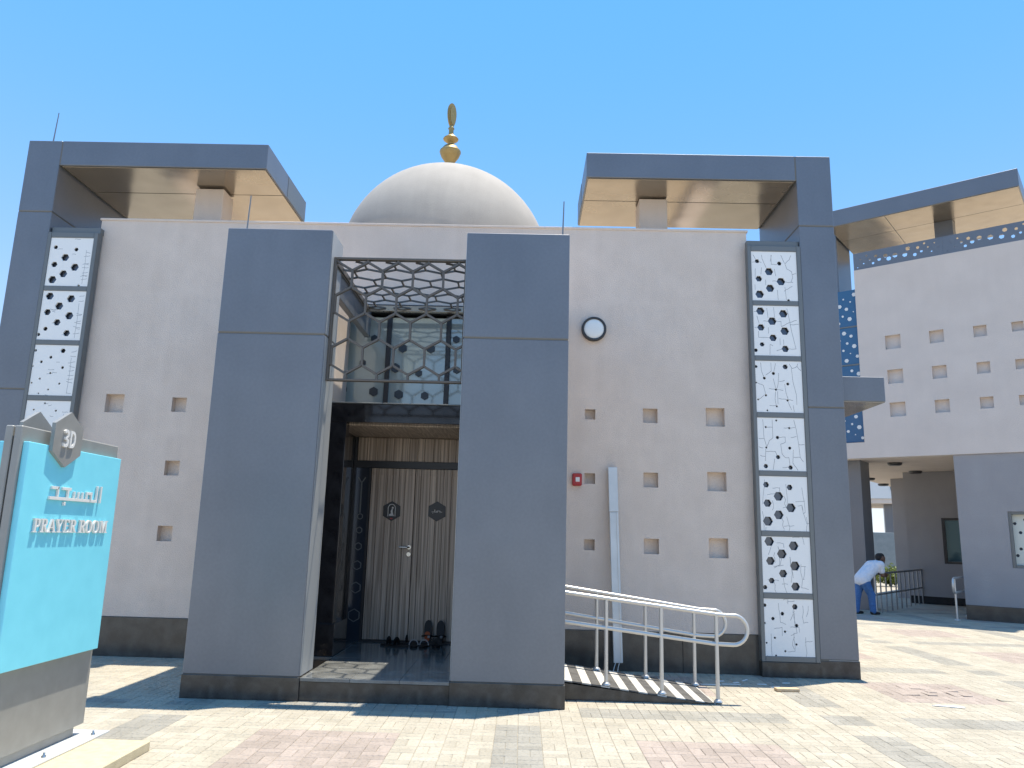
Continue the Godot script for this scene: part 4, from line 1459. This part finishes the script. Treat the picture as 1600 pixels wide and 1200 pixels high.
# ---------------------------------------------------------------- neighbouring building
func build_neighbour() -> void:
	var t := thing("courtyard_building", "two storey stucco building with flat clad roof and open ground floor passage", "building", V(9.62, 0, 17.35), deg_to_rad(-38.0))
	# local axes: x along the front to the right, z out of the front
	var st := begin()
	var niches := []
	var xs := [[-1.06, 0.34], [-0.125, 0.30], [0.75, 0.26], [1.465, 0.22], [2.1, 0.18], [2.7, 0.15]]
	for y in [6.32, 5.475, 4.68]:
		for e in xs:
			niches.append(sq(e[0], y, e[1]))
	niche_wall(st, -1.84, 6.0, 3.56, 8.27, 0.0, 0.35, niches, [], 0.10)
	put("upper_wall", st, M.stucco2, t)
	box_part("upper_wall", -2.95, -1.8405, 3.56, 3.94, 0.0, 0.35, M.stucco2, t, 0.0)
	# lower wall with its own window, set back a little
	st = begin()
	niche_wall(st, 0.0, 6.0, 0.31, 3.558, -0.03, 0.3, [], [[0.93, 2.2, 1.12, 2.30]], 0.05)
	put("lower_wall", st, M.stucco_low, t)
	for k in 4:
		box_part("skirting_slab", 0.0 + k * 1.5 + 0.002, k * 1.5 + 1.498, 0.0, 0.308, -0.0, 0.2, M.granite_skirt, t, 0.003).position = Vector3(0, 0, 0)
	st = begin()
	for e in [[0.931, 0.99, 1.121, 2.299], [2.14, 2.199, 1.121, 2.299], [0.991, 2.139, 1.121, 1.18], [0.991, 2.139, 2.24, 2.299]]:
		rb(st, e[0], e[1], e[2], e[3], 0.05, 0.16, 0.003)
	put("window_frame", st, M.frame, t)
	st = begin()
	var hol := []
	for p in [[1.03, 2.05], [1.22, 2.13], [1.12, 1.86], [1.03, 1.38], [1.10, 1.52], [1.3, 1.65], [1.5, 1.9], [1.45, 1.4], [1.75, 1.6], [1.9, 2.0]]:
		hol.append(hex_poly(Vector2(p[0], p[1]), 0.035))
	holed_sheet(st, 0.992, 2.138, 1.182, 2.238, -0.14, 0.01, hol)
	put("window_panel", st, mat(lin(0.60, 0.62, 0.56), 0.3), t)
	box_part("window_backing", 0.995, 2.135, 1.185, 2.235, 0.165, 0.19, M.glass_dark, t, 0.0)
	# tall strip of blue perforated glazing at the corner
	for k in 4:
		var y1 := 7.80 - k * 0.97
		var y0 := y1 - 0.93
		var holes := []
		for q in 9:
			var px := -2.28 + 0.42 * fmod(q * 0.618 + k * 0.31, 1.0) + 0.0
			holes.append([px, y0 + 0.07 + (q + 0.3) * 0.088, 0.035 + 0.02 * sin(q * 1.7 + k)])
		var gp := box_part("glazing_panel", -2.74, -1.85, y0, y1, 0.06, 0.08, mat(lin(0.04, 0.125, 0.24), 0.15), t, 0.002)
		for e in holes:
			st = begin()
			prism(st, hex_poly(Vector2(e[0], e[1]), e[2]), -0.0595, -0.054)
			put("hexagon_film_or_daylight", st, M.white, gp)  # white hexagons paint the daylight that shows through the cut-outs
		box_part("glazing_rail", -2.74, -1.85, y0 - 0.035, y0 - 0.002, 0.05, 0.1, M.frame, t, 0.002)
	# perforated metal band on the parapet
	for k in 3:
		var bx0 := -1.84 + k * 2.0
		var hol2 := []
		for q in 26:
			var u := (q + 0.5) / 26.0
			var rr := 0.018 + 0.055 * pow(absf(sin(PI * (u * 1.0 + 0.02 * k))), 2.0)
			var yy := 8.30 + rr + 0.02 + (0.36 - 2 * rr) * fmod(q * 0.618, 1.0)
			if q % 3 == 2 and rr > 0.05:
				continue
			hol2.append(hex_poly(Vector2(bx0 + 0.06 + u * 1.88, yy), rr * 0.85, 0.2))
		var keep := []
		for hp in hol2:
			var ok := true
			for kp in keep:
				if Geometry2D.intersect_polygons(hp, kp).size() > 0:
					ok = false
			if ok:
				keep.append(hp)
		st = begin()
		holed_sheet(st, bx0 + 0.003, bx0 + 1.997, 8.275, 8.715, -0.02, 0.012, keep)
		put("perforated_band", st, M.clad, t)
	# flat roof on posts
	box_part("roof_slab", -2.30, 1.80, 9.39, 9.81, -0.40, 2.6, M.clad, t, 0.006)
	for k in 2:
		for j in 2:
			box_part("soffit_sheet", -2.28 + k * 1.32, -0.972 + k * 2.75, 9.378, 9.3895, -0.38 + j * 1.1, 0.71 + j * 1.7, M.soffit, t, 0.003)
	box_part("roof_post", -0.10, 0.30, 8.0, 9.377, 0.75, 1.15, M.clad, t, 0.006)
	box_part("roof_post", -3.0, -2.32, 3.56, 9.8, 0.40, 1.6, M.clad, t, 0.006)
	st = begin()
	rb(st, -1.839, 6.0, 7.85, 8.0, 0.351, 9.0)
	put("roof", st, M.roof, t)
	box_part("upper_side_wall", -1.84, -1.6, 3.721, 7.84, 0.3505, 9.0, M.stucco2, t)
	box_part("upper_back_wall", -2.95, 6.0, 3.56, 7.84, 9.001, 9.3, M.stucco2, t)
	# passage: ceiling, back wall with a window, columns, lamps
	box_part("passage_ceiling", -3.6, 6.0, 3.57, 3.72, 0.351, 13.0, M.stucco, t, 0.0)
	st = begin()
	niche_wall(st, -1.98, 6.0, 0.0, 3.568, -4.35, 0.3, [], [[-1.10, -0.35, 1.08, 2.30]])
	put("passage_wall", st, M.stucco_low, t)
	box_part("passage_skirting", -1.985, -0.02, 0.0, 0.2, 4.33, 4.349, M.granite_black, t, 0.003)
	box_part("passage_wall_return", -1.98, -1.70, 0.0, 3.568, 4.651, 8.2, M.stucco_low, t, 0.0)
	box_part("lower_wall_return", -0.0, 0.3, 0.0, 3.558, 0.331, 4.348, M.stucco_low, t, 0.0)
	st = begin()
	for e in [[-1.099, -1.03, 1.081, 2.299], [-0.42, -0.351, 1.081, 2.299], [-1.029, -0.421, 1.081, 1.14], [-1.029, -0.421, 2.24, 2.299]]:
		rb(st, e[0], e[1], e[2], e[3], 4.34, 4.45, 0.003)
	put("window_frame", st, M.dark_frame, t)
	box_part("window_pane", -1.028, -0.422, 1.141, 2.239, 4.41, 4.43, mat(lin(0.05, 0.12, 0.15), 0.08, 0.3), t, 0.0)
	box_part("column", -3.0, -2.1, 0.0, 3.568, 0.5, 1.3, M.clad, t, 0.004)
	box_part("column", -2.80, -2.41, 0.0, 3.568, 6.5, 6.9, M.stucco_low, t, 0.004)
	for p in [[9.32, 19.46], [10.85, 21.5], [10.74, 24.14], [12.15, 26.27]]:
		var rel := Vector3(p[0] - 9.62, 0, -(p[1] - 17.35)).rotated(Vector3.UP, deg_to_rad(38.0))
		st = begin()
		lathe(st, Vector3(rel.x, 3.50, rel.z), [Vector2(0.001, 0.005), Vector2(0.13, 0.0), Vector2(0.15, 0.01), Vector2(0.17, 0.03), Vector2(0.17, 0.069)], 20)
		put("ceiling_light", st, M.lamp_ring, t)

	# handrails that run into the passage
	var r := thing("passage_handrail", "dark baluster handrail running into the passage, where the person leans", "handrail", V(7.98, 0, 18.0), deg_to_rad(-38.0))
	st = begin()
	tube(st, [Vector3(0, 0.87, 0.0), Vector3(0, 0.88, -0.3), Vector3(0, 0.90, -5.6), Vector3(0, 0.86, -5.75), Vector3(0, 0.74, -5.75), Vector3(0, 0.70, -5.6)], 0.024, 8)
	tube(st, [Vector3(0, 0.42, 0.0), Vector3(0, 0.42, -5.6)], 0.02, 8)
	put("rail_tube", st, M.rod, r)
	for k in 12:
		st = begin()
		tube(st, [Vector3(0, 0.0, -0.02 - k * 0.48), Vector3(0, 0.87, -0.02 - k * 0.48)], 0.021 if k == 0 else 0.017, 8)
		put("post", st, M.rail if k == 0 else M.rod, r)
	r = thing("passage_handrail", "short white handrail with rounded end beside the ground floor wall", "handrail", V(9.30, 0, 17.02), deg_to_rad(-38.0))
	var pts := []
	for k in 13:
		var a := PI / 2 + PI * k / 12.0
		pts.append(Vector3(-0.06, 0.72 + sin(a) * 0.15, 0.02 - cos(a) * 0.13))
	pts.push_front(Vector3(-0.06, 0.87, -1.5))
	pts.append(Vector3(-0.06, 0.57, -1.5))
	st = begin()
	tube(st, pts, 0.024, 10)
	put("rail_tube", st, M.rail, r)
	for z in [-0.05, -1.4]:
		st = begin()
		tube(st, [Vector3(-0.06, 0.0, z), Vector3(-0.06, 0.86, z)], 0.021, 10)
		put("post", st, M.rail, r)
		st = begin()
		lathe(st, Vector3(-0.06, 0.0, z), [Vector2(0.06, 0.001), Vector2(0.06, 0.012), Vector2(0.025, 0.03)], 14)
		put("base_flange", st, M.rail, r)

# ---------------------------------------------------------------- beyond the passage, and behind the camera
func build_far() -> void:
	var t := thing("pavilion", "pale pavilion with deep white fascia far beyond the passage", "building", V(18.6, 0, 41.0), deg_to_rad(-20.0))
	box_part("fascia", -6.0, 6.0, 3.95, 5.2, 0.0, 0.3, M.white, t, 0.01)
	box_part("roof_slab", -6.0, 6.0, 3.7, 3.94, 0.05, 6.0, M.stucco, t, 0.01)
	box_part("column", 0.35, 1.05, 0.0, 3.69, 0.6, 1.2, M.clad, t, 0.01)
	box_part("column", -5.0, -4.3, 0.0, 3.69, 0.6, 1.2, M.clad, t, 0.01)
	box_part("column", 4.6, 5.3, 0.0, 3.69, 0.6, 1.2, M.clad, t, 0.01)
	var st := begin()
	for k in 24:
		var a := TAU * k / 24.0
		var b := TAU * (k + 1) / 24.0
		bar(st, Vector3(0.9 + cos(a) * 0.22, 4.55 + sin(a) * 0.36, 0.02), Vector3(0.9 + cos(b) * 0.22, 4.55 + sin(b) * 0.36, 0.02), 0.07, 0.03, Vector3.BACK)
	put("emblem", st, M.frame, t)
	t = thing("panel_fence", "grey panel fence with one tan panel beyond the passage", "fence", V(14.4, 0, 35.0), deg_to_rad(-10.0))
	for k in 8:
		var x0 := -4.2 + k * 1.05
		box_part("fence_panel", x0 + 0.03, x0 + 1.02, 0.05, 2.1, 0.0, 0.04, M.fence_tan if k == 4 else M.fence, t, 0.006)
		box_part("fence_post", x0 - 0.03, x0 + 0.029, 0.0, 2.16, -0.01, 0.06, M.rail, t, 0.004)
	for e in [[12.3, 30.8, 0.9], [13.25, 30.4, 0.95], [14.2, 30.6, 0.85]]:
		shrub(V(e[0], 0, e[1]), e[2])
	# added sail behind the viewer, shaped to mirror a bright band in the glass
	t = thing("added_sail", "added cream sail on poles, shaped for the bright reflection in the glass above the doors", "shade sail", V(-7.5, 0, -20.0))
	st = begin()
	var pl := PackedVector2Array([Vector2(-2.7, 7.4), Vector2(-0.8, 13.6), Vector2(3.6, 13.6), Vector2(0.2, 8.6)])
	var nrm := Basis(Vector3.RIGHT, 0.0)
	prism(st, pl, -0.02, 0.02, Transform3D(nrm, Vector3.ZERO))
	put("fabric", st, M.sail, t)
	for p in [[-2.7, 7.4], [-0.8, 13.6], [3.6, 13.6], [0.2, 8.6]]:
		st = begin()
		tube(st, [Vector3(p[0], 0, 0.16), Vector3(p[0], p[1] + 0.1, 0.16)], 0.09, 10)
		put("pole", st, M.rod, t)

func shrub(at: Vector3, hgt: float) -> void:
	var t := thing("shrub", "yellow green shrub growing in front of the panel fence", "shrub", at, 0.0, "shrubs before the fence")
	var st := begin()
	for k in 7:
		var a := rng.randf() * TAU
		tube(st, [Vector3.ZERO, Vector3(cos(a) * 0.15, hgt * 0.4, sin(a) * 0.15), Vector3(cos(a) * 0.4, hgt * 0.85, sin(a) * 0.4)], 0.018, 5, 0.006)
	put("stem", st, M.bark, t)
	st = begin()
	for k in 900:
		var d := Vector3(rng.randfn(), rng.randfn(), rng.randfn()).normalized() * pow(rng.randf(), 0.4)
		var lump := 0.8 + 0.25 * sin(d.x * 7.0 + at.x) * cos(d.z * 6.0)
		var p := Vector3(d.x * 0.62, hgt * 0.55 + d.y * hgt * 0.5, d.z * 0.5) * lump
		var u := Vector3(rng.randfn(), rng.randfn(), rng.randfn()).normalized()
		var w := u.cross(Vector3(rng.randfn(), rng.randfn(), rng.randfn())).normalized()
		tri(st, p - w * 0.03, p + w * 0.03, p + u * 0.13, Vector3.UP)
	put("crown", st, M.leaf, t)

# ---------------------------------------------------------------- person leaning on the rail
func build_person() -> void:
	var t := thing("person", "person in white shirt and blue jeans leaning over the passage handrail", "person", V(7.74, 0, 17.98), deg_to_rad(14.0))
	# local: x is the way the person faces, z towards the viewer
	var hip := Vector3(-0.02, 0.80, 0)
	var chest := Vector3(0.25, 1.05, 0)
	var neck := Vector3(0.37, 1.15, 0)
	var head := Vector3(0.465, 1.215, 0)
	var shl := [Vector3(0.32, 1.09, 0.165), Vector3(0.34, 1.09, -0.165)]
	var elb := [Vector3(0.36, 0.86, 0.17), Vector3(0.50, 0.90, -0.14)]
	var wri := [Vector3(0.50, 0.90, 0.06), Vector3(0.565, 1.09, -0.07)]
	var skin := []
	skin.append([neck - Vector3(0.05, 0.05, 0), head - Vector3(0.03, 0.05, 0), 0.055, 0.055])
	for k in 2:
		skin.append([shl[k].lerp(elb[k], 0.4), elb[k], 0.045, 0.040])
		skin.append([elb[k], wri[k], 0.040, 0.028])
	var st := begin()
	body_mesh(st, skin, 0.013, 0.03)
	# head with brow, nose, jaw and ears
	var hd := [[head + Vector3(-0.02, 0.03, 0), head + Vector3(0.015, 0.025, 0), 0.088, 0.082], [head + Vector3(0.02, -0.03, 0), head + Vector3(0.05, -0.075, 0), 0.065, 0.042], [head + Vector3(0.09, 0.01, 0), head + Vector3(0.108, -0.025, 0), 0.012, 0.016], [head + Vector3(0.085, -0.055, 0.018), head + Vector3(0.085, -0.055, -0.018), 0.012, 0.012]]
	for s in [1.0, -1.0]:
		hd.append([head + Vector3(0.0, 0.02, s * 0.085), head + Vector3(-0.005, -0.02, s * 0.083), 0.017, 0.013])
		hd.append([head + Vector3(0.075, 0.025, s * 0.02), head + Vector3(0.068, 0.025, s * 0.05), 0.012, 0.012])
	body_mesh(st, hd, 0.006, 0.02)
	# hands: the near one rests on the rail, the far one is raised to the face
	for k in 2:
		var dirn := Vector3(0.75, -0.30, -0.55).normalized() if k == 0 else Vector3(-0.35, 0.93, 0.1).normalized()
		var sidev := Vector3(0.55, 0.15, 0.8).normalized() if k == 0 else Vector3(0.25, 0.0, 0.97).normalized()
		sidev = (sidev - dirn * sidev.dot(dirn)).normalized()
		var pn := dirn.cross(sidev)
		var w: Vector3 = wri[k]
		var hb := [[w, w + dirn * 0.07 + sidev * 0.018, 0.026, 0.022], [w, w + dirn * 0.07 - sidev * 0.018, 0.026, 0.022]]
		for f in 4:
			var fo := (f - 1.5) * 0.019
			var len: float = [0.068, 0.078, 0.072, 0.055][f]
			var a := w + dirn * 0.08 + sidev * fo
			var b := a + (dirn + pn * 0.35).normalized() * len * 0.55
			hb.append([a, b, 0.0095, 0.009])
			hb.append([b, b + (dirn * 0.5 + pn * 0.9).normalized() * len * 0.5, 0.009, 0.0075])
		var ta := w + dirn * 0.025 + sidev * 0.024
		hb.append([ta, ta + (dirn * 0.6 + sidev * 0.8).normalized() * 0.04, 0.012, 0.010])
		hb.append([ta + (dirn * 0.6 + sidev * 0.8).normalized() * 0.04, ta + (dirn * 0.6 + sidev * 0.8).normalized() * 0.04 + (dirn + pn * 0.3) * 0.028, 0.010, 0.008])
		body_mesh(st, hb, 0.0045, 0.008)
	put("body", st, M.skin, t)
	# hair cap
	st = begin()
	body_mesh(st, [[head + Vector3(-0.035, 0.045, 0), head + Vector3(0.012, 0.058, 0), 0.088, 0.075], [head + Vector3(-0.05, 0.01, 0), head + Vector3(-0.055, -0.03, 0), 0.07, 0.05]], 0.009, 0.02)
	put("hair", st, M.hair, t)
	# shirt: torso, hem and short sleeves
	var sh := [[hip + Vector3(-0.01, 0.0, 0.065), chest + Vector3(0, 0, 0.08), 0.125, 0.125], [hip + Vector3(-0.01, 0.0, -0.065), chest + Vector3(0, 0, -0.08), 0.125, 0.125], [chest, neck - Vector3(0.03, 0.03, 0), 0.13, 0.065]]
	sh.append([shl[0], shl[1], 0.078, 0.078])
	sh.append([hip + Vector3(-0.04, -0.07, 0.07), hip + Vector3(-0.04, -0.07, -0.07), 0.125, 0.125])
	for k in 2:
		sh.append([shl[k], shl[k].lerp(elb[k], 0.62), 0.075, 0.066])
	st = begin()
	body_mesh(st, sh, 0.015, 0.05)
	put("shirt", st, M.shirt, t)
	# trousers
	var kn := [Vector3(0.09, 0.42, 0.10), Vector3(-0.12, 0.42, -0.10)]
	var an := [Vector3(0.10, 0.075, 0.11), Vector3(-0.16, 0.075, -0.11)]
	var tr := [[hip + Vector3(-0.03, -0.08, 0.07), hip + Vector3(-0.03, -0.08, -0.07), 0.118, 0.118]]
	for k in 2:
		var z := 0.085 if k == 0 else -0.085
		tr.append([hip + Vector3(-0.02, -0.12, z), kn[k], 0.108, 0.078])
		tr.append([kn[k], an[k], 0.078, 0.066])
	st = begin()
	body_mesh(st, tr, 0.015, 0.035)
	put("trousers", st, M.jeans, t)
	for k in 2:
		st = begin()
		body_mesh(st, [[an[k] + Vector3(-0.03, -0.03, 0), an[k] + Vector3(0.05, -0.035, 0), 0.042, 0.040], [an[k] + Vector3(0.05, -0.038, 0), an[k] + Vector3(0.15, -0.045, 0), 0.037, 0.029]], 0.01, 0.02)
		put("shoe", st, M.black_rubber, t)

# ---------------------------------------------------------------- loose pieces on the ground
func build_debris() -> void:
	var st := begin()
	bx(st, Vector3(0, 0.018, 0), Vector3(0.24, 0.03, 0.09), 0.004)
	var pl := put("wood_offcut", st, M.plank, self)
	pl.position = V(2.78, 0, 8.47)
	pl.rotation.y = 0.06
	tag(pl, "short offcut of pale timber lying beside the tower base", "timber")
	var spots := [[2.20, 8.92, 0.3, 0.10, 0.03], [2.36, 8.86, 0.6, 0.08, 0.03], [2.28, 8.75, 0.05, 0.20, 0.018], [2.62, 8.80, -0.1, 0.10, 0.025], [2.92, 8.92, 0.2, 0.09, 0.02], [2.05, 8.70, 0.0, 0.22, 0.016], [2.72, 8.66, 0.4, 0.12, 0.02], [2.50, 9.02, 0.9, 0.12, 0.02]]
	for s in spots:
		st = begin()
		bx(st, Vector3(0, 0.004, 0), Vector3(s[3], 0.008, s[4]), 0.002)
		var o := put(numbered("tile_shard"), st, M.white, self)
		o.position = V(s[0], 0.001, s[1])
		o.rotation.y = s[2]
		tag(o, "small white shard lying on the paving below the skirting", "shard", "white shards by the wall")
	st = begin()
	prism(st, PackedVector2Array([Vector2(-0.16, 0.03), Vector2(-0.05, 0.0), Vector2(0.06, -0.04), Vector2(0.13, -0.03), Vector2(0.12, 0.02), Vector2(0.02, 0.03), Vector2(-0.08, 0.06)]), 0.0, 0.006, Transform3D(Basis(Vector3.RIGHT, -PI / 2), Vector3.ZERO))
	var pp := put("paper_scrap", st, M.white, self)
	pp.position = V(4.15, 0.002, 7.9)
	tag(pp, "crumpled white scrap lying alone on the sunlit paving", "paper")
